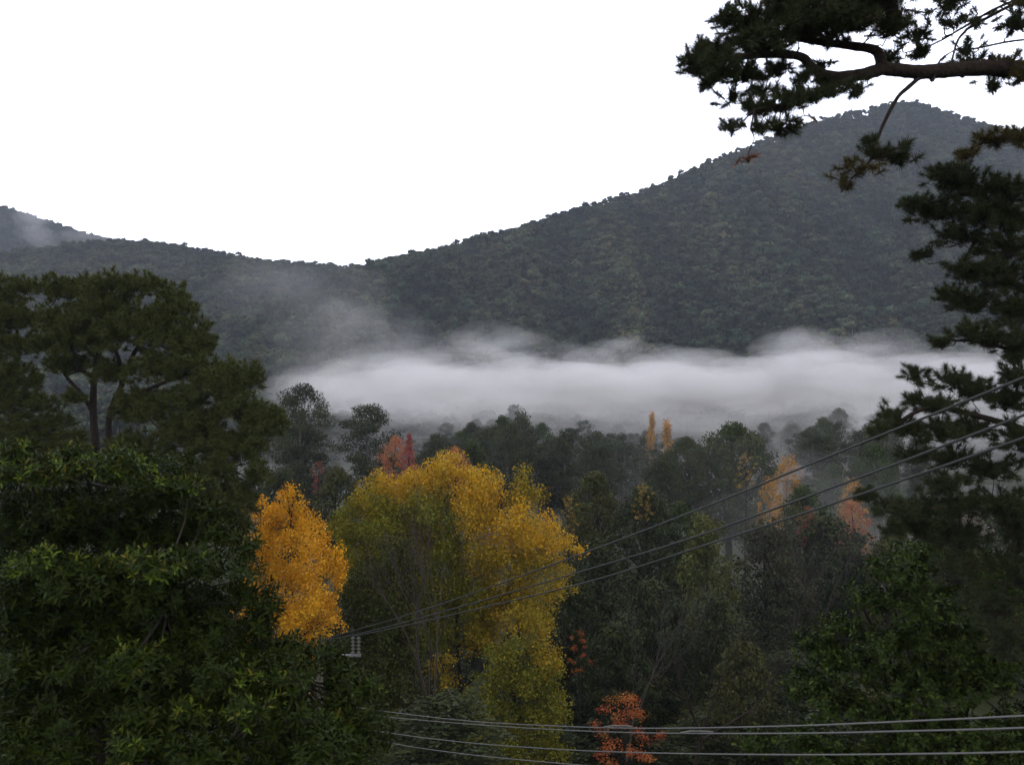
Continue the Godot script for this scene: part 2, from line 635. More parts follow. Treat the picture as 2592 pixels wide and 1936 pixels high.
func make_mountains() -> void:
	var low := Vector3(0, -10, 0)
	var right_ridge := []
	for p in [Vector3(-178.88, 36.78, -520.00), Vector3(-173.37, 55.44, -590.00), Vector3(-165.72, 90.01, -680.00), Vector3(-141.39, 124.51, -760.00), Vector3(-121.22, 136.96, -790.00), Vector3(-70.76, 158.30, -850.00), Vector3(-2.71, 184.35, -900.00), Vector3(43.84, 203.48, -930.00), Vector3(73.36, 216.74, -950.00), Vector3(157.46, 249.64, -1000.00), Vector3(213.83, 279.47, -1030.00), Vector3(265.06, 305.79, -1070.00), Vector3(333.61, 341.14, -1120.00), Vector3(410.65, 376.75, -1180.00), Vector3(493.71, 408.06, -1240.00), Vector3(550.24, 422.30, -1270.00), Vector3(612.34, 408.70, -1280.00), Vector3(670.10, 392.01, -1280.00), Vector3(740.71, 367.62, -1280.00), Vector3(873.78, 309.56, -1250.00), Vector3(1079.53, 238.20, -1200.00)]:
		right_ridge.append(p + low)
	var right_foot := []
	for x in [-150, -120, -90, -60, -30, 0, 40, 80, 120, 160, 200, 240, 280, 330, 380, 430, 480, 530, 580, 680, 800]:
		right_foot.append(Vector3(x, 5.0, -470.0 - absf(x - 100) * 0.05))
	var left_ridge := []
	for p in [Vector3(-950.91, 243.77, -1050.00), Vector3(-719.15, 201.86, -1020.00), Vector3(-554.61, 178.43, -1000.00), Vector3(-489.42, 183.44, -1000.00), Vector3(-434.26, 188.96, -1000.00), Vector3(-394.14, 188.46, -1000.00), Vector3(-354.03, 182.44, -1000.00), Vector3(-313.91, 174.92, -1000.00), Vector3(-276.53, 169.79, -1010.00), Vector3(-238.35, 167.59, -1020.00), Vector3(-189.04, 164.29, -1030.00), Vector3(-109.50, 150.13, -1060.00), Vector3(-3.31, 132.60, -1100.00)]:
		left_ridge.append(p + low)
	var left_foot := []
	for x in [-560, -460, -390, -350, -310, -270, -240, -200, -170, -130, -90, -40, 40]:
		left_foot.append(Vector3(x, 5.0, -500.0))
	var far_ridge := []
	for p in [Vector3(-1710.06, 521.02, -1700.00), Vector3(-1246.06, 440.39, -1650.00), Vector3(-983.65, 367.78, -1600.00), Vector3(-887.37, 342.11, -1600.00), Vector3(-828.74, 323.15, -1580.00), Vector3(-763.49, 302.23, -1560.00), Vector3(-699.65, 281.75, -1540.00), Vector3(-644.83, 267.81, -1520.00), Vector3(-576.17, 252.65, -1500.00), Vector3(-455.82, 215.04, -1500.00)]:
		far_ridge.append(p + low)
	var far_foot := []
	for x in [-1100, -900, -800, -740, -700, -660, -620, -580, -540, -440]:
		far_foot.append(Vector3(x, 90.0, -1120.0))
	hillside("mountain", right_ridge, right_foot, 38.0)
	hillside("hill", left_ridge, left_foot, 26.0)
	hillside("far_hill", far_ridge, far_foot, 20.0)

	var kinds := []
	var pal := [Color(0.038, 0.054, 0.032), Color(0.046, 0.058, 0.034), Color(0.05, 0.054, 0.032)]
	for k in 5:
		rng.seed = 300 + k
		var b := Buf.new()
		var h := 12.0 + k * 1.1
		var cr := 3.6 + 0.5 * (k % 3)
		for q in 11:
			var w := q * 2.4 + k
			var rad := cr * (0.35 + 0.4 * rng.randf())
			if q == 0:
				rad = 0.0
			var low_: float = [0.72, 0.4, 0.66][q % 3]
			clump(b, Vector3(cos(w) * rad, h * (low_ + 0.16 * rng.randf()) - rad * 0.25, sin(w) * rad), Vector3(2.0, 1.5, 2.0) * rng.randf_range(0.8, 1.2), 50, 0.8, pal, 0.1, 0.7, 0.2, 0.85)
		tube_plain(b, [Vector3(0, -2, 0), Vector3(0.3, h * 0.45, 0.2), Vector3(0.2, h * 0.85, 0)], 0.26, 0.1, Color(0.11, 0.1, 0.09))
		kinds.append(mesh_of(b))
	forest("mountain_forest", "dense eucalypt forest covering the big rounded mountain above the mist", right_ridge, right_foot, 38.0, 150, 96, kinds)
	forest("hill_forest", "bluish eucalypt forest on the lower hill behind the tall pine", left_ridge, left_foot, 26.0, 120, 76, kinds)
	forest("far_forest", "hazy forest on the farthest hillside, crossed by thin mist", far_ridge, far_foot, 20.0, 110, 46, kinds)

	# the wood on the valley floor behind the single trees
	rng.seed = 350
	var where := [[], [], [], [], []]
	for k in 1500:
		var z := -rng.randf_range(320, 520)
		var x := rng.randf_range(-0.75, 0.75) * -z
		where[k % 5].append(Transform3D(Basis(Vector3.UP, rng.randf() * TAU) * Basis.from_scale(Vector3.ONE * rng.randf_range(0.8, 1.3)), Vector3(x, ground_at(x, z), z)))
	var wood := Node3D.new()
	wood.name = "valley_forest"
	add_child(wood)
	tag(wood, "dim forest on the valley floor sunk in the mist", "forest", "", "stuff")
	for k in 5:
		copies("foliage", kinds[k], M.far, where[k], wood)

	# trees that stand clear on the skyline
	var sky_trees := [Vector3(-139.69, 123.62, -735.00), Vector3(-133.00, 129.37, -745.00), Vector3(-127.29, 132.90, -760.00), Vector3(-120.08, 137.34, -770.00), Vector3(-109.52, 140.69, -780.00), Vector3(-97.88, 147.94, -800.00), Vector3(-82.15, 153.42, -815.00), Vector3(-60.77, 160.69, -830.00), Vector3(-43.05, 168.95, -850.00), Vector3(-23.56, 177.46, -870.00), Vector3(-0.45, 187.10, -890.00), Vector3(19.97, 195.19, -905.00), Vector3(45.92, 206.26, -925.00), Vector3(73.53, 221.37, -940.00), Vector3(87.19, 220.02, -945.00), Vector3(115.05, 231.22, -960.00), Vector3(157.56, 252.27, -985.00), Vector3(169.29, 260.35, -990.00), Vector3(182.53, 267.69, -1000.00), Vector3(216.87, 282.67, -1020.00), Vector3(249.57, 302.74, -1050.00)]
	var first: Node3D
	for k in sky_trees.size():
		var p: Vector3 = sky_trees[k]
		var y := p.y - 18.5
		var o := thing("ridge_tree", "dark eucalypt standing out on the mountain skyline above the saddle", "tree", Vector3(p.x, y - 2.0, p.z), "trees along the mountain skyline")
		var q := part("crown", kinds[k % 5], M.far, o)
		var s := rng.randf_range(0.7, 0.95)
		q.transform = Transform3D(Basis(Vector3.UP, rng.randf() * TAU) * Basis.from_scale(Vector3(s, s * 1.05, s)), Vector3.ZERO)


func forest(called: String, label: String, ridge: Array, foot: Array, gully: float, nu: int, nv: int, kinds: Array) -> void:
	rng.seed = hash(called)
	var o := Node3D.new()
	o.name = called
	add_child(o)
	tag(o, label, "forest", "", "stuff")
	var where := [[], [], [], [], []]
	var tint := [PackedColorArray(), PackedColorArray(), PackedColorArray(), PackedColorArray(), PackedColorArray()]
	for i in nu:
		for j in nv:
			var u := (i + rng.randf()) / nu
			var v := 1.1 * (j + rng.randf()) / nv
			var p := slope_point(ridge, foot, u, v, gully) - Vector3(0, 3.5, 0)
			var k := rng.randi() % 5
			var s := rng.randf_range(0.6, 1.2)
			if v > 0.9:
				s = rng.randf_range(0.6, 0.95)
			elif rng.randf() < 0.12:
				s *= 1.45
			where[k].append(Transform3D(Basis(Vector3.UP, rng.randf() * TAU) * Basis.from_scale(Vector3(s, s * rng.randf_range(0.85, 1.1), s)), p))
			var patch := hills.get_noise_2d(p.x * 1.3, p.z * 1.3 + p.y * 2.0)
			var g := rng.randf_range(0.6, 1.4) * (1.0 + 0.7 * patch)
			tint[k].append(Color(g * (1.0 + 0.22 * patch + rng.randf_range(-0.12, 0.12)), g, g * (1.0 - 0.2 * patch + rng.randf_range(-0.1, 0.1))))
	for i in nu * 9:
		# low trees closing the gaps along the crest
		var p := slope_point(ridge, foot, rng.randf(), rng.randf_range(0.95, 1.06), gully) - Vector3(0, 3.5, 0)
		var k := rng.randi() % 5
		var s := rng.randf_range(0.75, 1.0)
		where[k].append(Transform3D(Basis(Vector3.UP, rng.randf() * TAU) * Basis.from_scale(Vector3(s * 1.15, s * 0.75, s * 1.15)), p))
		var g := rng.randf_range(0.7, 1.2)
		tint[k].append(Color(g, g, g))
	for k in 5:
		copies("foliage", kinds[k], M.far, where[k], o, tint[k])


func make_mist() -> void:
	rng.seed = 77
	var o := Node3D.new()
	o.name = "valley_mist"
	add_child(o)
	tag(o, "white bank of mist lying along the foot of the mountain", "mist", "", "stuff")
	var crest := [[590, 815], [680, 790], [800, 772], [900, 775], [1010, 745], [1100, 745], [1200, 772], [1330, 755], [1450, 775], [1560, 782], [1650, 770], [1700, 735], [1760, 742], [1850, 752], [1950, 757], [2050, 765], [2140, 730], [2500, 740]]
	for k in 290:
		# the thick bank: rests on the valley floor, its top rising and falling along the slope
		var x := rng.randf_range(640, 2480)
		var high := 800.0
		for j in crest.size() - 1:
			if x >= crest[j][0] and x < crest[j + 1][0]:
				high = lerpf(crest[j][1], crest[j + 1][1], (x - crest[j][0]) / (crest[j + 1][0] - crest[j][0]))
		var t := (rng.randf() + rng.randf() + rng.randf()) / 3.0
		var ry := rng.randf_range(3.5, 8.5)
		var d := rng.randf_range(300, 440)
		var y := lerpf(high - 26.0, 936.0, t)
		var fade := smoothstep(560.0, 960.0, x)
		puff(o, Vector3((x - 1106.0) * d / 1994.2, EYE - (y - 826.0) * d / 1994.2, -d), Vector3(rng.randf_range(7, 17) + 12.0 * t, ry, rng.randf_range(22, 36)), (0.03 + 0.29 * fade) * (0.3 + 0.7 * smoothstep(0.15, 0.42, t)))
	for peak in [[700, 770], [880, 768], [1000, 742], [1105, 738], [1240, 768], [1335, 750], [1500, 778], [1700, 734], [1770, 742], [1880, 752], [2020, 760], [2135, 728]]:
		# ragged plumes standing up from the bank
		for j in 11:
			var d := rng.randf_range(330, 430)
			var up := rng.randf()
			var x: float = peak[0] + rng.randf_range(-75, 75) * (1.15 - up)
			var y: float = peak[1] + lerpf(45.0, -18.0, up)
			puff(o, Vector3((x - 1106.0) * d / 1994.2, EYE - (y - 826.0) * d / 1994.2, -d), Vector3(rng.randf_range(4, 12), rng.randf_range(1.8, 4.5), rng.randf_range(14, 26)), lerpf(0.13, 0.035, up) * clampf((peak[0] - 500.0) / 500.0, 0.35, 1.0), 28.0)
	for k in 34:
		# thin veils drifting up the hillside at the bank's left end
		var t := rng.randf()
		var d := rng.randf_range(400, 470)
		var x := lerpf(860, 600, t) + rng.randf_range(-90, 90)
		var y := lerpf(790, 590, t) + rng.randf_range(-50, 60)
		puff(o, Vector3((x - 1106.0) * d / 1994.2, EYE - (y - 826.0) * d / 1994.2, -d), Vector3(rng.randf_range(9, 22), rng.randf_range(7, 16), rng.randf_range(15, 30)), lerpf(0.036, 0.016, t))
	for k in 60:
		# the bank's underside, thinning out among the farther treetops
		var d := rng.randf_range(235, 320)
		var x := rng.randf_range(760, 2400)
		var y := rng.randf_range(868, 945)
		puff(o, Vector3((x - 1106.0) * d / 1994.2, EYE - (y - 826.0) * d / 1994.2, -d), Vector3(rng.randf_range(10, 24), rng.randf_range(3, 6), rng.randf_range(12, 24)), 0.085)
	for k in 30:
		# low haze among the trees in front of the bank
		var d := rng.randf_range(190, 330)
		var x := rng.randf_range(500, 2400)
		puff(o, Vector3((x - 1106.0) * d / 1994.2, rng.randf_range(4, 18), -d), Vector3(rng.randf_range(20, 50), rng.randf_range(6, 12), rng.randf_range(20, 40)), 0.045)
	for k in 8:
		# faint damp air over the gully
		var d := rng.randf_range(105, 180)
		var x := rng.randf_range(500, 2300)
		puff(o, Vector3((x - 1106.0) * d / 1994.2, rng.randf_range(4, 16), -d), Vector3(rng.randf_range(14, 30), rng.randf_range(6, 10), rng.randf_range(12, 22)), 0.035)
	for k in 16:
		# rags of cloud on the far hillside
		var near := k % 2 == 0
		var d := rng.randf_range(1290, 1400)
		var x: float = rng.randf_range(30, 90) if near else rng.randf_range(150, 290)
		var y: float = rng.randf_range(455, 520) if near else rng.randf_range(495, 515)
		puff(o, Vector3((x - 1106.0) * d / 1994.2, EYE - (y - 826.0) * d / 1994.2, -d), Vector3(rng.randf_range(12, 26), rng.randf_range(9, 20), 30) if near else Vector3(rng.randf_range(18, 40), rng.randf_range(6, 10), 30), 0.07)


func puff(o: Node3D, at: Vector3, half: Vector3, thick: float, tilt := 9.0) -> void:
	var f := FogVolume.new()
	f.name = "mist_puff"
	f.shape = RenderingServer.FOG_VOLUME_SHAPE_ELLIPSOID
	f.size = half * 2.0
	f.position = at
	f.rotation_degrees = Vector3(0, rng.randf_range(-20, 20), rng.randf_range(-tilt, tilt))
	var m := FogMaterial.new()
	m.density = thick / (2.0 * half.z)
	m.albedo = Color(0.99, 0.99, 1.0)
	f.material = m
	f.set_meta("kind", "stuff")
	o.add_child(f, true)


func make_middle_trees() -> void:
	var gum := [Color(0.036, 0.044, 0.024), Color(0.048, 0.052, 0.028), Color(0.034, 0.042, 0.03)]
	var olive := [Color(0.047, 0.053, 0.021), Color(0.059, 0.059, 0.022), Color(0.040, 0.044, 0.019)]
	var green := [Color(0.032, 0.054, 0.018), Color(0.043, 0.061, 0.022), Color(0.036, 0.047, 0.016)]
	var dark := [Color(0.027, 0.036, 0.016), Color(0.034, 0.040, 0.018), Color(0.036, 0.045, 0.027)]
	var brown := [Color(0.043, 0.044, 0.025), Color(0.037, 0.041, 0.022), Color(0.031, 0.040, 0.022)]
	var G := {}
	for k in 4:
		G["gum%d" % k] = grow({"seed": 40 + k, "h": 24.0, "r": 5.2, "base": 0.36, "kind": "umbrella", "clumps": 30 + 4 * k, "clump_r": 0.32, "leaves": 170, "leaf": 0.25, "pal": gum, "trunk": 0.42, "flat": 0.62, "droop": 0.7, "slim": 0.4, "limbs": 0.9})
	for k in 2:
		G["crest%d" % k] = grow({"seed": 46 + k, "h": 24.0, "r": 5.2, "base": 0.4, "kind": "umbrella", "clumps": 44, "clump_r": 0.3, "leaves": 460, "leaf": 0.14, "pal": gum, "trunk": 0.4, "flat": 0.55, "droop": 0.6, "slim": 0.5, "limbs": 0.9, "shell": 0.36})
	G.dome = grow({"seed": 48, "h": 14.0, "r": 7.5, "base": 0.1, "kind": "round", "clumps": 120, "clump_r": 0.22, "leaves": 170, "leaf": 0.22, "pal": [Color(0.034, 0.05, 0.02), Color(0.042, 0.055, 0.022), Color(0.045, 0.048, 0.022)], "trunk": 0.5, "flat": 0.6})
	for k in 3:
		G["round%d" % k] = grow({"seed": 60 + k, "h": 18.0, "r": 6.5, "base": 0.12, "kind": "round", "clumps": 80, "clump_r": 0.29, "leaves": 150, "leaf": 0.27, "pal": [green, olive, dark][k], "trunk": 0.45, "flat": 0.6})
	for k in 3:
		G["tall%d" % k] = grow({"seed": 70 + k, "h": 18.0, "r": 3.6, "base": 0.08, "kind": "column", "clumps": 70, "clump_r": 0.38, "leaves": 150, "leaf": 0.2, "pal": [[Color(0.07, 0.078, 0.026), Color(0.06, 0.066, 0.022)], dark, brown][k], "trunk": 0.3, "flat": 0.8})
	for k in 2:
		G["cone%d" % k] = grow({"seed": 80 + k, "h": 24.0, "r": 4.2, "base": 0.1, "kind": "cone", "clumps": 60, "clump_r": 0.3, "leaves": 120, "leaf": 0.28, "pal": dark, "trunk": 0.35, "flat": 0.5, "droop": 0.8})
	var yellow := [Color(0.36, 0.21, 0.06), Color(0.32, 0.19, 0.06), Color(0.24, 0.15, 0.06)]
	var rose := [Color(0.25, 0.065, 0.07), Color(0.21, 0.05, 0.06), Color(0.26, 0.1, 0.075)]
	var salmon := [Color(0.3, 0.13, 0.08), Color(0.26, 0.1, 0.08), Color(0.34, 0.17, 0.08)]
	var rust := [Color(0.3, 0.085, 0.03), Color(0.24, 0.06, 0.03), Color(0.28, 0.12, 0.035)]
	G.poplar = grow({"seed": 90, "h": 20.0, "r": 1.6, "base": 0.05, "kind": "column", "clumps": 45, "clump_r": 0.55, "leaves": 60, "leaf": 0.24, "pal": yellow, "trunk": 0.22, "flat": 1.3, "droop": -0.4})
	G.birch = grow({"seed": 91, "h": 15.0, "r": 3.2, "base": 0.12, "kind": "column", "clumps": 50, "clump_r": 0.3, "leaves": 70, "leaf": 0.16, "pal": yellow, "trunk": 0.22, "flat": 1.0, "droop": 0.8})
	G.maple = grow({"seed": 92, "h": 12.0, "r": 4.0, "base": 0.15, "kind": "cone", "clumps": 46, "clump_r": 0.42, "leaves": 90, "leaf": 0.15, "pal": rose, "trunk": 0.25})
	G.rusty = grow({"seed": 93, "h": 12.0, "r": 4.0, "base": 0.15, "kind": "round", "clumps": 34, "clump_r": 0.26, "leaves": 85, "leaf": 0.13, "limbs": 1.0, "pal": rust, "trunk": 0.25})
	G.spray = grow({"seed": 98, "h": 12.0, "r": 4.0, "base": 0.3, "kind": "round", "clumps": 26, "clump_r": 0.2, "leaves": 34, "leaf": 0.13, "limbs": 1.0, "pal": [Color(0.34, 0.24, 0.05), Color(0.24, 0.18, 0.05)], "trunk": 0.18})
	G.dull = grow({"seed": 99, "h": 12.0, "r": 4.0, "base": 0.25, "kind": "round", "clumps": 24, "clump_r": 0.27, "leaves": 70, "leaf": 0.14, "limbs": 1.0, "pal": [Color(0.17, 0.05, 0.05), Color(0.2, 0.07, 0.055), Color(0.14, 0.06, 0.05)], "trunk": 0.2})
	G.sparse = grow({"seed": 97, "h": 12.0, "r": 4.0, "base": 0.2, "kind": "round", "clumps": 16, "clump_r": 0.24, "leaves": 60, "leaf": 0.15, "limbs": 1.0, "pal": rust, "trunk": 0.2})
	G.salmon = grow({"seed": 94, "h": 12.0, "r": 4.0, "base": 0.15, "kind": "round", "clumps": 50, "clump_r": 0.28, "leaves": 100, "leaf": 0.15, "pal": salmon, "trunk": 0.25})
	rng.seed = 500
	# [species, name, label, group, x, top, z, width]
	var rows := [
		["crest0", "gum_tree", "open crowned gum with pale trunk half hidden by the tall pine", "", -30.05, 29.87, -130.00, 11.41],
		["crest1", "gum_tree", "broad dark gum with one thin tuft rising above its crown", "", -19.18, 27.12, -125.00, 11.91],
		["gum2", "gum_tree", "small gum crown with a flat top beside the pink maples", "", -12.00, 22.35, -140.00, 4.91],
		["maple", "maple_tree", "crimson cone shaped maple in front of the dark gum", "", -11.97, 24.04, -108.00, 4.33],
		["salmon", "maple_tree", "faded salmon maple touching the crimson one", "", -14.23, 23.60, -110.00, 4.96],
		["dull", "maple_tree", "dull red maple low among dark trees behind the orange tree", "", -23.59, 20.51, -112.00, 2.81],
		["salmon", "maple_tree", "rusty orange treetop showing behind the big yellow tree", "", -4.94, 24.08, -85.00, 3.20],
		["round1", "olive_tree", "olive brown round tree behind the orange autumn tree", "", -18.15, 21.33, -95.00, 6.19],
		["round2", "olive_tree", "dark tree between the pine and the orange autumn tree", "", -23.15, 21.23, -95.00, 6.67],
		["poplar", "poplar_tree", "tallest slim orange poplar fading into the mist", "", 28.30, 23.90, -190.00, 2.10],
		["poplar", "poplar_tree", "pale orange poplar beside the tallest slim one", "", 33.64, 21.98, -195.00, 3.32],
		["dome", "broad_tree", "large dome shaped green tree behind the power lines", "", 30.57, 24.20, -130.00, 15.32],
		["dome", "broad_tree", "lower green shoulder tree left of the dome shaped one", "", 24.65, 22.36, -128.00, 8.99],
		["birch", "birch_tree", "pale orange birch behind the power lines by the house", "", 33.08, 21.07, -112.00, 4.77],
		["birch", "birch_tree", "thin yellow birch trunk beside the pale orange birch", "", 29.71, 19.16, -106.00, 3.19],
		["birch", "birch_tree", "yellow birch crown showing above the lowest of the high cables", "", 43.31, 17.63, -118.00, 4.14],
		["round0", "broad_tree", "low green bush tree between the two yellow birches", "", 34.61, 17.98, -108.00, 7.04],
		["dull", "maple_tree", "small red maple glimpsed under the high cables", "", 32.04, 16.66, -100.00, 3.01],
		["salmon", "maple_tree", "brownish pink maple below the yellow birch", "", 41.50, 15.73, -112.00, 5.05],
		["round1", "olive_tree", "olive tree with a few yellow sprays right of the big yellow tree", "", 8.12, 21.53, -88.00, 6.62],
		["round2", "dark_tree", "dark rounded tree behind the middle of the high cables", "", 12.09, 20.79, -82.00, 6.99],
		["round1", "olive_tree", "low olive tree touching the right edge of the big yellow tree", "", 6.49, 19.09, -84.00, 4.63],
		["tall0", "olive_tree", "tall light olive tree rising under the high cables", "", 16.13, 19.39, -75.00, 5.27],
		["tall2", "dark_tree", "tall brownish dark tree right of the light olive one", "", 23.19, 17.26, -85.00, 7.25],
		["tall1", "dark_tree", "dark bluish tree beside the big yellow tree", "", 6.96, 18.44, -68.00, 5.46],
		["round2", "dark_tree", "dark mass of trees under the red and green treetops", "", 34.80, 15.76, -100.00, 12.03],
		["round2", "dark_tree", "dark round tree deep in the gully by the bare tree", "", 9.76, 16.82, -62.00, 6.22],
		["tall1", "dark_tree", "narrow dark tree behind the bare forked tree", "", 13.06, 16.04, -60.00, 4.81],
		["round1", "olive_tree", "dull green bush tree right of the bare forked tree", "", 12.88, 15.42, -52.00, 4.95],
		["round2", "dark_tree", "shadowy tree behind the red maple in the gully", "", 6.51, 15.05, -58.00, 5.82],
		["rusty", "maple_tree", "fiery red maple behind the low cables", "", 5.43, 15.24, -44.00, 3.97],
		["sparse", "maple_tree", "sparse orange red maple beside the yellow lower branches", "", 4.10, 14.95, -56.00, 1.74],
		["round2", "dark_tree", "dark tree below the low olive tree", "", 2.37, 11.58, -64.00, 5.13],
		["tall2", "dark_tree", "brownish tree fading into haze left of the leafy shrub", "", 28.61, 9.96, -90.00, 5.42],
		["round2", "dark_tree", "dark tree filling the dip right of the big yellow tree", "", 3.76, 17.08, -63.00, 5.37],
		["round1", "olive_tree", "dull tree between the near pine and the leafy shrub", "", 38.24, 15.05, -92.00, 7.84],
		["round2", "dark_tree", "dark tree behind the near pine's lowest boughs", "", 42.10, 17.03, -88.00, 8.83],
		["tall1", "dark_tree", "dark tree behind the near pine's trunk", "", 46.75, 18.61, -86.00, 8.63],
		["round0", "broad_tree", "soft green tree standing before the house", "", 52.20, 16.91, -150.00, 7.15],
		["round2", "dark_tree", "dark tree at the foot of the slim orange poplars", "", 19.52, 20.27, -122.00, 6.73],
		["round0", "broad_tree", "green tree under the crossing high cables by the light olive one", "", 17.02, 18.05, -92.00, 6.00],
		["spray", "yellow_tree", "small yellow spray of leaves over the dark rounded tree", "", 11.25, 21.44, -79.00, 2.46],
		["spray", "yellow_tree", "small pale yellow tree touching the big yellow tree's right edge", "", 4.89, 20.29, -80.00, 2.41],
		["spray", "yellow_tree", "thin yellow spray beside the dome shaped tree", "", 29.94, 21.01, -118.00, 3.55],
		["tall1", "dark_tree", "slim dark tree in the haze by the leafy shrub", "", 34.97, 13.14, -95.00, 5.72]]
	for q in rows:
		var autumn: bool = q[0] in ["poplar", "birch", "maple", "rusty", "salmon", "sparse", "spray", "dull"]
		set_tree(G[q[0]], q[1], q[2], q[3], q[4], q[5], q[6], q[7], M.autumn if autumn else M.leaf, M.pale_bark if q[0].begins_with("gum") or q[0].begins_with("crest") or q[0] == "birch" else M.bark)
	# the wood across the valley: rows of gums and dark conifers, farther rows sunk in the mist
	var tops := [[900, 955], [960, 930], [1010, 915], [1060, 920], [1110, 888], [1150, 925], [1200, 930], [1240, 912], [1290, 935], [1340, 930], [1380, 945], [1430, 950], [1640, 925], [1700, 915], [1760, 925], [1810, 898], [1860, 915], [1910, 920], [1960, 935]]
	for row in 5:
		var d: float = [150.0, 175.0, 205.0, 240.0, 280.0][row]
		for t in tops:
			var tx: float = t[0] + (row * 37) % 60 - 25 + rng.randf_range(-18, 18)
			var py: float = t[1] + [26.0, 12.0, 0.0, -8.0, -14.0][row] + rng.randf_range(-10, 16)
			var x := (tx - 1106.0) * d / 1994.2
			var z := -d + rng.randf_range(-9, 9)
			var top := EYE - (py - 826.0) * d / 1994.2
			var kind: String = ["gum0", "gum1", "gum2", "gum3", "crest0", "round0", "round2"][rng.randi() % 7]
			if row < 2 and tx > 1420 and tx < 1740:
				continue
			var conifer: bool = kind.begins_with("cone")
			var near_to: String = "beside the pink maples" if tx < 1000 else "above the big yellow tree" if tx < 1330 else "by the slim orange poplars" if tx < 1560 else "behind the house and birches" if tx < 1800 else "left of the near pine"
			var veil: String = "standing clear" if row < 2 else "dimmed by haze" if row < 3 else "half lost in mist"
			set_tree(G[kind], "valley_conifer" if conifer else "valley_gum", ("dark pointed conifer %s " if conifer else "dark valley tree %s " if kind == "round2" else "grey green gum %s ") % near_to + veil, "conifers in the valley wood" if conifer else "gums in the valley wood", x, top, z, rng.randf_range(7.0, 11.0) * (0.75 if conifer else 1.0), M.leaf, M.bark if conifer else M.pale_bark)
	# trees on the left, behind the pines
	for k in 16:
		var d := 110.0 + 9.0 * k
		var tx := -120.0 + (k * 263 % 900)
		var x := (tx - 1106.0) * d / 1994.2
		set_tree(G["gum%d" % (k % 4)], "valley_gum", "grey green gum glimpsed through the tall pine", "gums behind the pine", x, EYE - (930.0 + rng.randf_range(-30, 60) - 826.0) * d / 1994.2, -d, rng.randf_range(8, 12), M.leaf, M.pale_bark)
	# undergrowth bushes on the slope down to the gully
	for k in 46:
		var d := 40.0 + rng.randf() * 60.0
		var tx := rng.randf_range(650, 2100)
		var x := (tx - 1106.0) * d / 1994.2
		var z := -d
		if tx > 1180 and tx < 1520 and d < 56.0:
			continue
		set_tree(G[["round1", "round2", "tall1"][k % 3]], "gully_bush", "dark leafy bush in the gully " + ("under the dark evergreen" if tx < 980 else "under the yellow trees" if tx < 1280 else "round the bare forked tree" if tx < 1620 else "beside the leafy shrub"), "bushes in the gully", x, ground_at(x, z) + rng.randf_range(3.5, 7.0), z, rng.randf_range(4.5, 7.5), M.leaf, M.bark, "bush")

	make_bare_trees()
	make_yellow_trees()


func make_bare_trees() -> void:
	var spots := [["bare_tree", "black forked bare tree standing over the red maple", Vector3(7.89, 12.85, -41.00), 10.0, 0.13, 4, 0.75, "bark"],
		["bare_tree", "grey bare twiggy tree in front of the big yellow tree", Vector3(-3.77, 12.04, -44.00), 14.0, 0.13, 5, 0.4, "mauve_twig"],
		["bare_tree", "pale bare twiggy tree behind the black forked one", Vector3(5.75, 10.98, -49.00), 12.0, 0.085, 5, 0.6, "grey_twig"],
		["bare_tree", "brown bare tree in the haze beside the leafy shrub", Vector3(27.44, 2.96, -80.00), 17.0, 0.16, 5, 0.55, "mauve_twig"],
		["bare_tree", "second brown bare tree in the haze below the dark trees", Vector3(25.25, 2.29, -82.00), 15.0, 0.15, 5, 0.55, "mauve_twig"]]
	for k in spots.size():
		var q: Array = spots[k]
		var p: Vector3 = q[2]
		var y := ground_at(p.x, p.z)
		var o := thing(q[0], q[1], "tree", Vector3(p.x, y, p.z))
		part("trunk", bare(610 + k, q[3], q[4], q[5], q[6]), M[q[7]], o)


